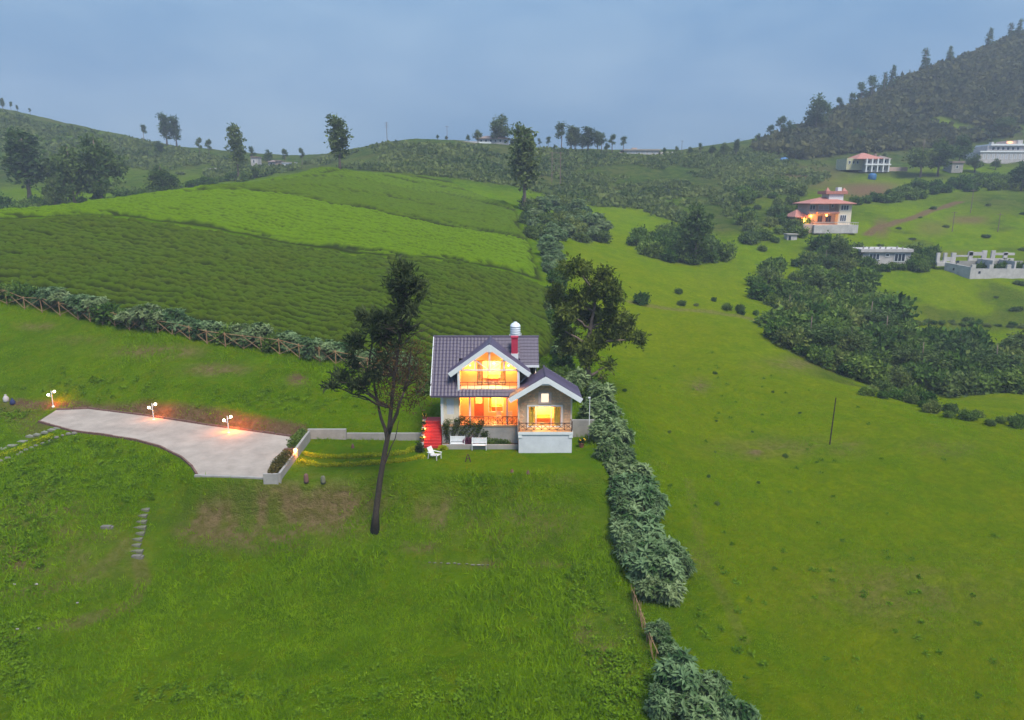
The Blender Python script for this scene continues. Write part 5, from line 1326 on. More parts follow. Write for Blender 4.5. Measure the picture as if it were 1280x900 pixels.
ft_px('round', 318, 226, 208, 'low round tree beside the white huts below the left hill', Y=265, wide=1.6)
for u, vb, vt, k, Y in [(209,178,145,'tall',384),(221,180,148,'tall',383),(180,172,157,'sparse',388),(4,136,124,'tall',420),(14,140,128,'sparse',420),(22,141,132,'tall',418),(38,146,136,'sparse',414)]:
    ft_px(k, u, vb, vt, KADJ[k] + ' small tree silhouetted on the crest of the left hill', 'trees on the left hill crest', Y=Y, wide=1.2)
for u, vb, vt, k, Y in [(250,205,174,'sparse',352),(262,206,176,'sparse',350),(200,205,176,'round',345),(185,205,180,'round',350),(155,205,185,'round',340),(336,208,187,'round',345),(357,208,188,'sparse',338),(378,206,187,'sparse',335),(316,208,185,'sparse',340)]:
    ft_px(k, u, vb, vt, KADJ[k] + ' hazy tree on the lower flank of the left hill', 'trees on the left hill flank', Y=Y, wide=1.1)
for u, vb, vt, k, w in [(547,178,168,'round',1),(558,178,170,'round',1.4),(585,178,168,'round',1),(597,178,162,'round',1.2),(628,182,142,'round',1.25),(622,182,150,'round',1.0),(660,188,163,'sparse',1.3),(674,192,174,'sparse',1.3),(685,192,172,'sparse',1.4),(693,192,180,'round',1),(702,193,156,'sparse',1.3),(714,193,160,'tall',1.7),(719,193,163,'tall',1.6),(735,194,161,'tall',1.8),(747,195,166,'tall',1.5),(752,194,168,'sparse',1.3),(765,194,170,'sparse',1.4),(779,194,172,'sparse',1.4),(640,186,172,'round',1.0),(650,188,168,'tall',1.4),(668,190,178,'round',1.2),(728,194,170,'tall',1.3),(758,194,178,'round',1.1),(830,193,184,'round',1.2),(845,193,182,'round',1.0),(862,192,183,'round',1.4),(875,191,180,'sparse',1.3),(890,190,181,'round',1.3),(905,190,178,'round',1.2),(920,188,176,'tall',1.3)]:
    ft_px(k, u, vb, vt, KADJ[k] + ' dark tree standing along the ridge skyline behind the tea hill', 'trees on the ridge skyline', Y=348, wide=w)
for u, vt, k, w in [(948,166,'round',1),(962,158,'sparse',1.3),(975,148,'sparse',1.3),(985,150,'round',1.1)]:
    ft_px(k, u, 180, vt, KADJ[k] + ' tree at the low end of the forested hill', 'trees at the foot of the forested hill', Y=392, wide=w)
ft_px('round', 1020, 172, 117, 'big round-headed tree where the ridge meets the forested hill', Y=395, wide=1.0)
for u, vt in [(1048,124),(1062,118),(1075,106),(1088,98),(1104,92),(1112,84),(1130,94),(1155,62),(1184,60),(1186,66),(1210,70),(1232,38),(1242,52),(1262,30),(1272,26),(1283,40)]:
    Y = np.interp(u, [985,1060,1140,1240,1300], [400,430,460,490,500]); p = up(u, float(Y)); h = max(4, (proj(p)[1] - vt) * depth_of(p) / F_PX)
    far_tree('pine' if u > 1100 else 'sparse', p, h, ('wind-bent conical pine' if u > 1100 else 'bare-trunked thin tree') + ' on the skyline of the forested hill', 'pines on the forested hill skyline', 'pine_tree', 1.3)
for u, vb, vt, k, w, lab in [(1150,214,172,'broad',1.1,'wide dark tree between the yellow house and the stone shed'),(1172,214,172,'round',1.2,'leafy green tree crowding the right side of the wide dark tree'),(1198,205,166,'round',1.1,'hazy tree behind the stone shed'),(1218,214,192,'round',1.5,'dark rounded tree before the big white building'),(1244,214,198,'round',1.4,'small round tree against the wall of the big white building'),(1276,236,200,'round',1.3,'dark tree below the big white building at the hedge end'),(1045,335,292,'round',1.1,'dark tree at the left side of the small white flat-roofed block'),(1030,345,310,'broad',1,'spreading bush-like tree below the pink-roofed house'),(1105,205,190,'round',1.2,'hazy tree behind the yellow house'),(1070,185,160,'round',1.5,'rounded tree on the lower forested slope'),(1115,190,165,'broad',1.2,'broad tree at the lower edge of the hill forest'),(1255,185,140,'broad',1.0,'large hazy tree on the slope above the big white building')]:
    Yf = {1150:300,1172:302,1198:322,1218:308,1244:312,1276:262,1105:335,1070:370,1115:372,1255:372}.get(u)
    ft_px(k, u, vb, vt, lab, None, Y=Yf, wide=w)
for u, v, h, k in [(1010,440,6,'broad'),(1060,455,6.5,'round'),(1105,440,7,'broad'),(1150,470,6,'broad'),(1195,465,7,'round'),(1240,478,6.5,'broad'),(1275,460,7,'round'),(1020,372,6,'round'),(985,400,5,'broad'),(1085,420,7,'broad'),(1130,452,6,'round')]:
    p = G(u, v); far_tree(k, p, h, 'low ' + KADJ[k] + ' tree standing among the gully bushes', 'low trees in the gully', 'gully_tree', 1.5)
for k in PT.values():          # the patterns themselves are not part of the place
    for o_ in k:
        for c_ in list(o_.children): bpy.data.objects.remove(c_)
        bpy.data.objects.remove(o_)

# ------------------------------------------------------------------ garden planting
def leaf_run(name, label, cat, path, w, h, n_, leaf, lm, seed, z_of=None, parent=None, wid=.35):
    rn = np.random.default_rng(seed); P_ = np.array([tuple(p) for p in path]); sl = np.r_[0, np.cumsum(np.linalg.norm(np.diff(P_, axis=0), axis=1))]
    s_ = rn.random(n_) * sl[-1]; c = np.stack([np.interp(s_, sl, P_[:, i]) for i in range(3)], 1)
    d = sphere_dirs(n_, rn); d[:, 2] = np.abs(d[:, 2]); lump = .75 + .5 * vnoise(s_ * 1.6, s_ * 0 + seed)
    pos = c + d * np.array([w/2, w/2, h]) * (.5 + .5 * rn.random((n_, 1))) * lump[:, None]
    base = Vector(P_[len(P_)//2]); pos = pos - np.array(base)
    ln = leaf * (.6 + .8 * rn.random(n_))
    me_ = leaf_mesh(name, pos, d + rn.normal(size=pos.shape) * .5, d + rn.normal(size=pos.shape) * .4, ln, ln * wid, lm, rn.random(n_))
    return tag(link(name, me_, None, base), label, cat)
yl = lambda pts_: [Vector((*on_plane(u, v, LAWN_Z), LAWN_Z)) for u, v in pts_]
leaf_run('clipped_hedge', 'low yellow-green hedge curving across the lawn, the one closer to the garden wall', 'hedge', yl([(380,568),(400,572),(440,572),(480,570),(505,567),(522,561)]), .5, .3, 3600, .11, YHEDGE, 5)
leaf_run('clipped_hedge', 'low yellow-green hedge curving across the lawn, the one closer to the grassy bank', 'hedge', yl([(376,578),(400,583),(440,582),(480,579),(510,576),(530,572)]), .5, .3, 3600, .11, YHEDGE, 6)
leaf_run('planter_hedge', 'trimmed reddish green hedge in the planter beside the driveway end', 'hedge', [Vector((-18.15, y, -20.2)) for y in np.linspace(49.2, 52.9, 5)], 1.0, .65, 2600, .12, leaf_mat('planter_leaf', (.035, .05, .01), (.17, .13, .04), .6, objvar=0), 7)
leaf_run('planter_bush', 'green bushy plants with pale flowers in the far planter section', 'plants', [Vector((-18.4, y, -20.2)) for y in np.linspace(54.8, 57.9, 4)], .9, .9, 1900, .14, L_BUSH, 8)
leaf_run('bed_hedge', 'low dark green hedge in the bed under the porch', 'hedge', [Vector((x, 56.6, -20.55)) for x in np.linspace(-2.8, -.2, 4)], .55, .6, 1700, .1, L_BUSH, 9)
leaf_run('purple_shrub', 'rounded purple-leaved shrub in the bed behind the white bench', 'shrub', [Vector((x, 56.6, -20.55)) for x in (-4.05, -3.55)], .65, .62, 700, .12, L_PURPLE, 10)
leaf_run('yellow_shrub', 'small yellow-green shrub at the foot of the red steps', 'shrub', [Vector((x, 56.0, LAWN_Z)) for x in (-6.2, -5.75)], .5, .35, 380, .12, YHEDGE, 12)
leaf_run('dark_shrub', 'dark spiky shrub beside the foot of the stair wall', 'shrub', [Vector((-7.95, 55.7, LAWN_Z)), Vector((-7.7, 55.4, LAWN_Z))], .5, .75, 420, .22, L_DARK, 13, wid=.14)
leaf_run('flower_strip', 'strip of yellow flowering groundcover along the stone edging left of the driveway', 'flowers', [G(u, v) for u, v in [(0,572),(20,565),(45,554),(65,546)]], .6, .3, 2200, .12, YHEDGE, 14)
# climber on the porch plinth
rn = np.random.default_rng(21); vt_ = thing('climbing_vine', 'sprawling green climber hanging over the plinth and porch railing', 'climber', (-4.6, 56.9, -20.5)); vm = MB(); cl = []
for x0, x1, z1 in ((-5.75,-5.5,-18.6),(-5.3,-4.7,-18.5),(-4.9,-3.7,-18.6),(-4.6,-3.3,-18.75),(-5.4,-5.8,-18.9),(-3.4,-2.6,-18.9),(-4.2,-2.5,-18.6),(-2.6,-2.3,-19.6),(-5.2,-4.2,-18.3)):
    pp = [Vector((x0 + (x1-x0)*t + .08*math.sin(9*t+x0), 56.83 + .05*math.sin(7*t), -20.55 + (z1+20.55)*min(1, t*1.25))) for t in np.linspace(0, 1, 7)]
    vm.tube(pp, [.03 - .003*i for i in range(7)], 5); cl += [tuple(p.lerp(q, f)) for p, q in zip(pp[2:-1], pp[3:]) for f in (0, .33, .66)] + [tuple(pp[-1])] * 3 + ([tuple(p) for p in pp[:2]] if x0 < -5 else [])
me_ = bpy.data.meshes.new('stems'); me_.from_pydata([tuple(Vector(v) - vt_.location) for v in vm.v], [], vm.f); me_.materials.append(BARK); link('stems', me_, vt_)
c = np.repeat(np.array(cl), 15, 0); c = c + rn.normal(size=c.shape) * np.array([.14, .05, .14]) - np.array(vt_.location)
link('leaves', leaf_mesh('leaves', c, rn.normal(size=c.shape), rn.normal(size=c.shape) + [0, -1, .4], .13, .04, leaf_mat('vine_leaf', (.02, .045, .008), (.10, .13, .03), .6, objvar=0), rn.random(len(c))), vt_)

# ------------------------------------------------------------------ meadow grass
def meadow():
    rn = np.random.default_rng(77); N_ = 250000
    a = rn.uniform(-.84, .84, N_); y = np.exp(rn.uniform(math.log(28), math.log(92), N_)); x = a * y
    den = fbm(x * .3 + 40, y * .3, 4); long_ = fbm(x * .11 + 70, y * .11, 3)
    left = sstep(-6, -22, x) * (1 - sstep(55, 60, y)); ok = den > rn.uniform(.22, .66, N_)
    ok &= poly_sdf(x, y, DRIVE) > .25; ok &= poly_sdf(x, y, HOUSE_PAD) > -.3; ok &= poly_sdf(x, y, TD) > 0
    zt_ = tps(x, y); tt_ = y * math.cos(PITCH) - zt_ * math.sin(PITCH); ok &= rn.random(N_) > 1.15 * dry_at(CU + F_PX * x / tt_, CV - F_PX * (y * math.sin(PITCH) + zt_ * math.cos(PITCH)) / tt_)
    lw = poly_sdf(x, y, LAWN) < 0; ok &= ~lw | (rn.random(N_) < .35)
    ok &= ~((x > -19.2) & (x < -17.3) & (y > 48.7) & (y < 58.6))
    x, y, den, long_, left, lw = x[ok], y[ok], den[ok], long_[ok], left[ok], lw[ok]; z = H(x, y); n_ = len(x)
    rgt = sstep(8, 11, x - 0 * y)
    h = (.07 + .16 * den + .28 * sstep(.5, .72, long_) * (1 - rgt * .75) + .10 * left) * (.6 + .8 * rn.random(n_)); h = np.where(lw, .06, h) * (1 - .35 * rgt)
    per = 3; c = np.repeat(np.stack([x, y, z - .02], 1), per, 0) + rn.normal(size=(n_ * per, 3)) * np.array([.10, .10, 0]); hh = np.repeat(h, per)
    ax = rn.normal(size=c.shape) * .55 + np.array([0, 0, 1.0]); ax = unit(ax); sd_ = unit(np.cross(ax, rn.normal(size=c.shape)))
    w = (.018 + .05 * hh)[:, None]; V = np.stack([c - sd_ * w, c + sd_ * w, c + ax * hh[:, None] * (.7 + .6 * rn.random((len(c), 1)))], 1).reshape(-1, 3)
    F = np.arange(len(c) * 3).reshape(-1, 3)
    ti = np.clip(np.repeat(rn.random(n_) * .5, per) + rn.random(len(c)) * .3 + np.repeat(.35 * rgt, per), 0, 1.0)
    me_ = np_mesh('meadow_grass', V, F, L_GRASS, {'tint': ('FACE', ti)})
    tag(link('meadow_grass', me_), 'uneven tufts of meadow grass covering the slopes', 'grass', None, 'stuff')
meadow()
def weeds():
    rn = np.random.default_rng(78); out_c = []; 
    for (u, v, a, b_, k) in [(760,850,60,40,110),(700,880,60,25,80),(30,640,40,60,110),(20,820,40,60,70),(600,870,200,25,90),(730,740,30,30,35),(150,600,60,30,60),(260,870,120,20,50),(20,520,20,8,26),(120,560,60,14,60),(60,600,60,20,70),(330,500,100,12,60),(120,480,90,14,60),(950,620,190,120,40),(1130,760,150,120,30),(900,800,60,90,30),(880,480,80,40,20)]:
        us = rn.normal(u, a * .6, k); vs = np.clip(rn.normal(v, b_ * .6, k), 300, 905); P_, ok = Gv2(us, vs); out_c.append(P_[ok])
    c = np.concatenate(out_c); ok = (poly_sdf(c[:, 0], c[:, 1], DRIVE) > .6) & (poly_sdf(c[:, 0], c[:, 1], LAWN) > .3); c = c[ok]
    per = 30; r = rn.uniform(.15, .42, len(c)) * np.where(c[:, 0] > 9, .55, 1.0); d = sphere_dirs(len(c) * per, rn); d[:, 2] = np.abs(d[:, 2]); rr = np.repeat(r, per)
    pos = np.repeat(c, per, 0) + d * rr[:, None] * rn.random((len(d), 1)) ** .5; ln = .17 * (.6 + .8 * rn.random(len(pos)))
    ti = np.clip(np.repeat(rn.random(len(c)), per) * .6 + rn.random(len(pos)) * .4, 0, 1)
    tag(link('meadow_weeds', leaf_mesh('meadow_weeds', pos, d + rn.normal(size=d.shape) * .6, d + np.array([0, 0, 1.0]), ln, ln * .3, leaf_mat('weed_leaf', (.07, .15, .004), (.17, .28, .01), .6, objvar=0), ti)), 'leafy green weeds among the meadow grass', 'weeds', None, 'stuff')
def Gv2(us, vs):
    r_ = [G(u, v) for u, v in zip(us, vs)]; ok = np.array([q is not None for q in r_]); return np.array([tuple(q) if q is not None else (0, 0, 0) for q in r_]), ok
weeds()
# sacks by the track at the driveway's far end
p = G(8, 502); q = MB().lathe((p.x, p.y, p.z - .05), [(.2, 0), (.27, .12), (.26, .4), (.15, .6), (.07, .66), (.12, .76)], 10); tag(q.build('white_sack', OLDW, None, p, True), 'bulging white sack beside the track at the far end of the driveway', 'sack')
p = G(16, 505); q = MB().lathe((p.x, p.y, p.z - .05), [(.18, 0), (.25, .1), (.22, .34), (.12, .5), (.06, .55), (.1, .63)], 10); tag(q.build('blue_sack', mat('dark_blue_cloth', (.02, .03, .10), .8), None, p, True), 'dark blue sack leaning on the white sack beside the track', 'sack')
# lone post in the right meadow
p = G(1037, 556); tag(MB().tube([(p.x, p.y, p.z - .4), (p.x + .12, p.y, p.z + 4.9)], [.07, .05], 7).build('wooden_pole', BARK, None, p), 'thin dark leaning wooden pole standing alone in the right meadow', 'pole')

# ------------------------------------------------------------------ far buildings
class Bld:
    """a building seen from the camera side: u/v measures on a plane at distance Y become metres"""
    def __init__(s, name, label, cat, u, vb, Y):
        p = at(u, vb, Y); s.Y = Y; s.root = thing(name, label, cat, Vector(p)); s.s = depth_of(p) / F_PX; s.u, s.vb, s.p = u, vb, p
    def X(s, u): return s.p[0] + (u - s.u) * s.s
    def Z(s, v): return s.p[2] + (s.vb - v) * s.s
    def box(s, name, m, u0, u1, v0, v1, y0=0, y1=6, parent=None):
        return MB().box(s.X(u0), s.X(u1), s.Y + y0, s.Y + y1, s.Z(v1), s.Z(v0)).build(name, m, parent or s.root)
    def window(s, u0, u1, v0, v1, y0=0, panes=2, fm=None, gm=None):
        f = fm or WHITE; g = gm or DGLASS; x0, x1, z0, z1 = s.X(u0), s.X(u1), s.Z(v1), s.Z(v0); y = s.Y + y0
        fr = MB().box(x0, x1, y - .14, y - .005, z0, z0 + .12).box(x0, x1, y - .14, y - .005, z1 - .12, z1); k = panes
        for i in range(k + 1): x = x0 + (x1 - x0 - .1) * i / k; fr.box(x, x + .1, y - .14, y - .005, z0 + .12, z1 - .12)
        w = fr.build('window', f, s.root)
        for i in range(k):
            a = x0 + (x1 - x0 - .1) * i / k + .1; b = x0 + (x1 - x0 - .1) * (i + 1) / k
            MB().box(a, b, y - .06, y - .02, z0 + .12, z1 - .12).build('pane', g, w)
        return w
    def hip(s, name, m, u0, u1, v0, v1, y0, y1, inset=.3, parent=None):
        x0, x1, z0, z1 = s.X(u0), s.X(u1), s.Z(v1), s.Z(v0); a, b = s.Y + y0, s.Y + y1; mid = (a + b) / 2; i = (b - a) * .45 * inset / .3; i = min(i, (x1 - x0) * .45)
        return MB().add([(x0,a,z0),(x1,a,z0),(x1,b,z0),(x0,b,z0),(x0+i,mid,z1),(x1-i,mid,z1),(x0,a,z0-.2),(x1,a,z0-.2),(x1,b,z0-.2),(x0,b,z0-.2)],
            [(0,1,5,4),(1,2,5),(2,3,4,5),(3,0,4),(0,6,7,1),(1,7,8,2),(2,8,9,3),(3,9,6,0),(9,8,7,6)]).build(name, m, parent or s.root)

LITP = emit_mat('lit_porch_bulb', (1, .42, .06), 9)
# pink-roofed villa
B = Bld('villa', 'two-storey villa with pink tiled hip roofs and an orange-lit porch on the right slope', 'house', 1035, 288, 204)
B.box('terrace_wall', OLDW, 1012, 1066, 281, 291, -3, 9); B.box('terrace_end', PINKW, 1000, 1011.8, 280, 291, -2, 6)
B.box('wall', PINKW, 1012, 1046, 254, 281.2, 2, 10); B.box('wall', CREAM, 1046.2, 1062, 254, 281.2, 0, 10)
B.hip('roof', PINKT, 1007, 1065, 247.5, 255, -1.2, 11.5); B.box('balcony', PINKW, 1011, 1045.8, 264, 268, .4, 1.98); B.box('porch_roof', PINKT, 1019, 1046, 265.5, 267.2, -.8, .38)
B.box('wall', PINKW, 997, 1011.8, 271, 281.2, 4, 9); B.hip('porch_roof', PINKT, 994, 1013, 263, 271.5, 1.0, 10)
for u in (1003, 1009, 1015): B.box('porch_post', PINKW, u, u + 1, 271, 281, 1.4, 1.7)
B.box('turret', WHITE, 1038, 1056, 243.5, 252, 3, 8); B.box('turret_roof', PINKT, 1033, 1060, 240, 243.7, 2.5, 8.5); B.hip('turret_cap', PINKT, 1034, 1039, 235.5, 240, 3, 4.5); B.box('turret_post', WHITE, 1048, 1053, 235.5, 240, 3, 4.5); B.hip('turret_cap', PINKT, 1054.5, 1060, 236, 240, 3, 4.5)
B.window(1048, 1058, 257, 263.5, 0, 3); B.window(1048, 1056, 269, 277, 0, 3); B.window(1024, 1037, 257, 263, 2, 2, gm=mat('pale_pane', (.35, .36, .40), .3)); B.window(1040, 1043, 256, 260, 2, 1); B.window(1013, 1020, 257, 263, 2, 2)
B.window(1024, 1030, 270, 278, 2, 2, WOOD); B.window(1034, 1041, 270, 278, 2, 2, WOOD)
for u, v, y, w in ((1008, 274, 2.2, 14), (1014, 270.5, 1.2, 22), (1031, 269.5, -.2, 8), (1006, 277, 1.0, 20)):
    x, z = B.X(u), B.Z(v); MB().ball((x, B.Y + y, z), .28, 10, 6).build('porch_lamp', LITP, B.root); point((x, B.Y + y - .5, z), w * 18, (1, .4, .06), .3)
r_ = MB()
for i in range(8): u = 1047 + i * 2.6; r_.box(B.X(u), B.X(u) + .1, B.Y - 2.9, B.Y - 2.8, B.Z(281), B.Z(277.5))
r_.box(B.X(1012), B.X(1066), B.Y - 2.9, B.Y - 2.8, B.Z(278.2), B.Z(277.5)); r_.build('terrace_railing', OLDW, B.root)
# small flat-roofed block
B = Bld('flat_roofed_block', 'small unfinished white block with flat roof and bare rebar columns', 'building', 1105, 332, 176)
B.box('wall', OLDW, 1077, 1137, 315, 334, 0, 8); B.box('roof_slab', OLDW, 1073, 1138, 311.5, 315.2, -.6, 8.6)
for u in range(1077, 1138, 7): B.box('rebar_column', CONC, u, u + 1.2, 307.8 + (u % 3), 311.6, .2, .5)
B.window(1085, 1098, 317, 325, 0, 3); B.window(1105, 1110, 317, 321, 0, 1); B.window(1116.5, 1130, 317, 327, 0, 3)
B.box('side_wall', GREYW, 1070, 1076.8, 318, 333, 3, 8)
# ruined concrete shell
B = Bld('ruined_house_shell', 'roofless concrete house shell with empty openings and broken walls', 'ruin', 1240, 347, 167)
def pier(u0, u1, v0, v1, y0, y1, m=OLDW): B.box('wall_panel', m, u0, u1, v0, v1, y0, y1)
pier(1212, 1300, 336, 349, 0, .5, OLDW)
for u in (1213, 1235, 1257, 1278): pier(u, u + 5, 331, 336.2, 0, .5)
pier(1190, 1194, 319, 332, 7, 7.5); pier(1199, 1203, 319, 334, 7, 7.5); pier(1209, 1214.5, 319, 332, 7, 7.5); pier(1190, 1214, 331, 336, 6.6, 7.0); pier(1194, 1199, 329, 332, 7, 7.4, GREYW)
pier(1203, 1209, 324.5, 330, 7, 7.4); pier(1214.5, 1230, 322, 324, 7, 7.4); pier(1230, 1248, 318, 322.5, 7, 7.4); pier(1231, 1236, 317, 329, 7, 7.4); pier(1248, 1254, 316, 326, 7, 7.4); pier(1260, 1265, 316, 326, 7, 7.4); pier(1236, 1290, 326, 329, 7.0, 7.5); pier(1265, 1290, 319, 322, 7, 7.4); pier(1276, 1281, 318, 327, 7, 7.4)
MB().add([(B.X(1200), B.Y + 6.6, B.Z(344)), (B.X(1212), B.Y, B.Z(349)), (B.X(1212), B.Y, B.Z(334)), (B.X(1200), B.Y + 6.6, B.Z(331)), (B.X(1200) + .4, B.Y + 6.6, B.Z(344)), (B.X(1212) + .4, B.Y + .1, B.Z(349)), (B.X(1212) + .4, B.Y + .1, B.Z(334)), (B.X(1200) + .4, B.Y + 6.6, B.Z(331))],
    [(0,1,2,3),(7,6,5,4),(0,4,5,1),(1,5,6,2),(2,6,7,3),(3,7,4,0)]).build('wall_panel', OLDW, B.root)
pier(1214.6, 1300, 329.1, 338, 6.4, 6.9, GREYW); pier(1240, 1242, 326, 338, .6, 6.3, OLDW); pier(1268, 1270, 327, 338, .6, 6.3, OLDW)
for (u, v) in ((1203, 340), (1207, 330.5), (1222, 342)): B.box('window_hole', DGLASS, u, u + 2.6, v - 3, v, -.06 if u > 1212 else 4.0, .0 if u > 1212 else 4.1)
# yellow house
B = Bld('yellow_house', 'pale yellow house with pink hip roof and white balcony front on the upper slope', 'house', 1086, 214, 310)
B.box('wall', YELW, 1060, 1082, 198, 212, 2, 12); B.box('wall', OLDW, 1080, 1110, 199, 215, 0, 10)
B.hip('roof', PINKT, 1068, 1102, 191, 199, -1, 13); B.hip('roof', BRNROOF, 1096, 1112, 194.5, 199, -1, 9)
B.box('balcony', WHITE, 1079, 1111, 205.3, 207, -1.4, -.02); B.box('boundary_wall', PINKW, 1110.3, 1134, 209, 214, 0, .6)
for u in (1080, 1087, 1094, 1101, 1108): B.box('balcony_post', WHITE, u, u + 1.4, 199.2, 215, -1.3, -.8)
for u in (1083, 1090, 1097, 1103.5): B.window(u, u + 3, 200.5, 204.5, 0, 1); B.window(u, u + 3, 208.5, 213, 0, 1)
for u in (1062, 1067, 1072): B.window(u, u + 3, 201, 205, 2, 1)
B.box('chimney', BRNROOF, 1097, 1100, 192, 196, 4, 5)
# big white building
B = Bld('white_terraced_building', 'large tiered white building with a glowing roof lamp on the upper slope', 'building', 1255, 212, 325)
B.box('wall', OLDW, 1226, 1300, 190, 204, 2, 14); B.box('wall', OLDW, 1238, 1300, 182.5, 190.2, 4, 14); B.box('roof_slab', WHITE, 1240, 1300, 180.5, 182.6, 3, 14); B.box('wall', PINKW, 1262, 1276, 176.5, 180.6, 5, 12); B.box('roof_block', OLDW, 1242, 1245, 178, 180.6, 4, 6); B.box('roof_block', OLDW, 1275.5, 1282, 175.5, 180.6, 4.5, 12)
B.box('retaining_wall', GREYW, 1232, 1300, 203.8, 214, 0, 3); B.box('floor_band', WHITE, 1225, 1301, 189.2, 190.8, 1.6, 2)
for i in range(9): B.window(1230 + i * 5.6, 1233 + i * 5.6, 193, 199, 2, 1, gm=MATS['pale_pane'])
for i in range(6): B.window(1243 + i * 6.2, 1247 + i * 6.2, 184, 188, 4, 1)
MB().ball((B.X(1266), B.Y + 4.6, B.Z(178.5)), .7, 10, 6, (2, .6, .8)).build('roof_lamp', emit_mat('peach_lamp', (1, .42, .22), 1.6), B.root)
# stone shed
B = Bld('stone_shed', 'small grey stone shed between the dark trees above the road', 'shed', 1196, 215, 306)
B.box('wall', GREYW, 1189, 1203, 204, 216, 0, 6); B.box('roof', BRNROOF, 1188, 1204, 202, 204.2, -.4, 6.5); B.window(1194, 1197, 207, 211, 0, 1)
# ridge buildings
B = Bld('ridge_bungalow', 'long low white bungalow with brown roof on the ridge skyline', 'building', 613, 178.5, 347)
B.box('wall', OLDW, 597, 636, 173, 187, 0, 9); B.hip('roof', BRNROOF, 595, 638, 169, 173.2, -1, 10)
for i in range(6): B.window(600 + i * 6, 603 + i * 6, 174.5, 178, 0, 1)
B.box('verandah_wall', WHITE, 598, 614, 177.5, 180, -1.5, -1.2)
B = Bld('ridge_wall', 'long pale boundary wall along the ridge skyline beside the bungalow', 'wall', 568, 180, 343)
for i in range(7): B.box('wall_panel', OLDW, 541 + i * 8, 548.8 + i * 8, 176.8, 180.5 + .4 * i, 0, .5)
B = Bld('ridge_barrack', 'long white building with flat grey roof on the right part of the ridge', 'building', 802, 189.5, 346)
B.box('wall', OLDW, 781, 824, 188, 202, 0, 9); B.box('roof', CONC, 779, 826, 186.5, 188.2, -.6, 9.5); B.box('wall', PINKW, 772, 780.8, 190.5, 197, 1, 8); B.box('lean_to_wall', OLDW, 826.2, 842, 189.5, 193, 1, 6)
for i in range(6): B.window(784 + i * 6.5, 788 + i * 6.5, 190, 194, 0, 1, gm=MATS['pale_pane'])
B.box('water_tank', PINKW, 791, 797, 184.5, 186.6, 2, 5)
# huts at the foot of the left hill
B = Bld('white_hut', 'tall narrow white hut beside the dark tree below the left hill', 'hut', 318, 207, 330)
B.box('wall', OLDW, 314, 322.5, 197, 209, 0, 5); B.box('roof', BRNROOF, 313.5, 323, 196, 197.2, -.4, 5.4); B.window(316.5, 319, 200, 204, 0, 1)
B = Bld('white_cabin', 'low white cabin with small annex in the dip left of the tea crest', 'hut', 345, 208, 325)
B.box('wall', OLDW, 336, 344, 202, 209, 0, 5); B.hip('roof', BRNROOF, 335, 345, 200, 202.2, -.6, 5.6); B.box('annex_wall', PINKW, 344.2, 350, 201.5, 209, .5, 5); B.box('annex_roof', BRNROOF, 344.2, 351, 200.6, 201.7, 0, 5.4); B.window(338, 341, 203.5, 206.5, 0, 1)
B = Bld('whitewashed_shed', 'low long whitewashed shed at the left end of the tea crest dip', 'shed', 360, 209, 322)
B.box('wall', WHITE, 353, 368, 203.5, 209.5, 0, 4); B.box('roof', OLDW, 352.5, 369, 202.8, 203.7, -.3, 4.3); B.window(357, 360, 205, 208, 0, 1)
# concrete hut by the pasture
p = G(988, 300); B = Bld('concrete_hut', 'tiny grey concrete hut on the grass left of the villa', 'hut', 988, 300, p.y)
B.box('wall', OLDW, 984, 996, 293.5, 302, 0, 2.4); B.box('roof', CONC, 983, 997, 292.3, 293.7, -.3, 2.7); B.box('doorway', DGLASS, 985.5, 988.5, 295, 301, -.04, -.005)
# blue tarpaulin and blue tank
p = G(980, 200); q = MB().add([(p.x-2.2,p.y-1.5,p.z-.3),(p.x+2,p.y-1.8,p.z-.3),(p.x+2.2,p.y+1.8,p.z+.2),(p.x-2,p.y+1.6,p.z+.2),(p.x-1.6,p.y-.4,p.z+1.0),(p.x+.4,p.y-.2,p.z+1.3),(p.x+1.6,p.y+.2,p.z+.9)], [(0,1,6,5,4),(1,2,6),(2,3,4,5,6),(3,0,4),(3,2,1,0)])
tag(q.build('blue_tarpaulin', BLUE, None, p), 'blue tarpaulin shelter on the bare field below the ridge', 'tarpaulin')
p = G(1090, 224); q = MB().lathe((p.x, p.y, p.z - .4), [(1.5, 0), (1.6, .3), (1.6, 2.0), (1.3, 2.5), (.5, 2.8)], 14); tag(q.build('blue_water_tank', BLUE, None, p, True), 'round blue water tank below the yellow house', 'water tank')
p = G(1017, 286); q = MB().lathe((p.x - 1.4, p.y - 1, p.z - .3), [(.8, 0), (.85, .2), (.85, 1.2), (.6, 1.5)], 12); tag(q.build('teal_water_tank', mat('teal_plastic', (.03, .22, .19), .5), None, p, True), 'small teal tank at the corner of the villa terrace', 'water tank')
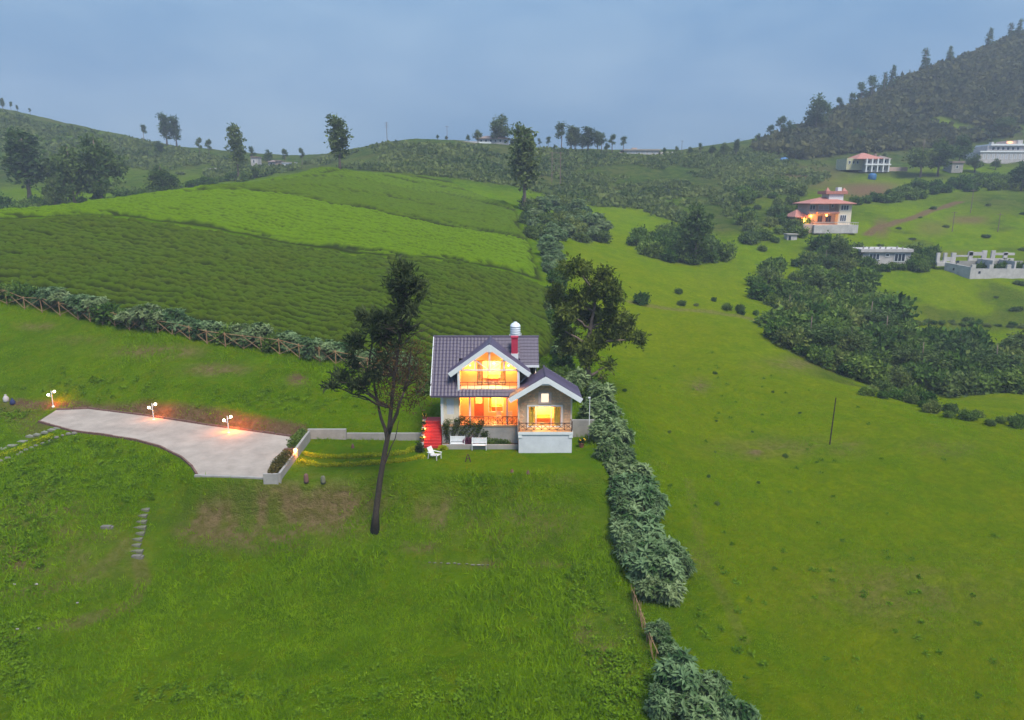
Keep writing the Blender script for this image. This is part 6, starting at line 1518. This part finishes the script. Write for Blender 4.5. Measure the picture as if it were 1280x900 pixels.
# poles and masts
def hframe(u, Y, h, lab):
    p = up(u, Y); t = thing('power_pylon', lab, 'pylon', p)
    for dx in (-1.6, 1.6): MB().tube([(p.x + dx, p.y, p.z - .6), (p.x + dx, p.y, p.z + h)], .16, 6).build('pole', BARKG, t)
    for k in (.98, .8): MB().box(p.x - 2.6, p.x + 2.6, p.y - .1, p.y + .1, p.z + h * k - .15, p.z + h * k).build('crossarm', BARKG, t)
    MB().bar((p.x - 1.6, p.y, p.z + h * .3), (p.x + 1.6, p.y, p.z + h * .78), .12).build('brace', BARKG, t); MB().bar((p.x + 1.6, p.y + .02, p.z + h * .3), (p.x - 1.6, p.y + .02, p.z + h * .78), .12).build('brace', BARKG, t)
hframe(695, 268, 12, 'twin-legged wooden power pylon on the scrub hillside')
def mast(u, Y, h, lab, r=.12, arms=1):
    p = up(u, Y); t = thing('utility_pole', lab, 'pole', p); MB().tube([(p.x, p.y, p.z - .5), (p.x, p.y, p.z + h)], [r, r * .7], 6).build('pole', BARKG, t)
    for i in range(arms): MB().box(p.x - .9, p.x + .9, p.y - .06, p.y + .06, p.z + h - .5 - i * .9, p.z + h - .38 - i * .9).build('crossarm', BARKG, t)
mast(484, 333, 9.0, 'tall mast with short arms on the left end of the ridge', .16, 3)
mast(559, 344, 6.5, 'thin pole above the long ridge wall'); mast(852, 355, 6, 'thin pole at the right end of the ridge')
mast(1213, 225, 7.5, 'pole on the grassy slope along the dirt road'); mast(1190, 206, 6, 'slim pole behind the roofless house shell'); mast(1247, 205, 5.5, 'slim pole on the slope above the roofless house shell')
# pale field wall on the flank of the left hill
B = Bld('field_wall', 'low pale field wall on the lower flank of the left hill', 'wall', 245, 214, 312)
for i in range(6): B.box('wall_panel', OLDW, 216 + i * 10, 225.8 + i * 10, 212.5 - .5 * i, 215.5 - .4 * i, 0, .6)

for (u, v, r) in [(1222,334,5),(1231,333,6),(1248,334,6),(1262,333,7),(1276,334,5)]:
    p = Vector(at(u, v + 4, 171)); p.z = Hs(p.x, p.y); bush(BUSHK, p, r * .2 * 1.6, 'green bush growing inside the roofless house shell', 'bushes inside the ruin', name='ruin_bush', parts=False)

# ------------------------------------------------------------------ haze
def haze(dens):
    mb = MB().box(-1450, 1450, -60, 960, -75, 150)
    m = bpy.data.materials.new('haze_air'); t, N, L = nodes(m); N.remove(N['Principled BSDF'])
    v = N.new('ShaderNodeVolumePrincipled'); v.inputs['Color'].default_value = (.70, .79, .98, 1); v.inputs['Density'].default_value = dens
    v.inputs['Anisotropy'].default_value = 0.0
    L.new(v.outputs[0], N['Material Output'].inputs['Volume'])
    tag(mb.build('haze', m), 'thin blue evening haze', 'haze', None, 'stuff')
haze(0.00046)
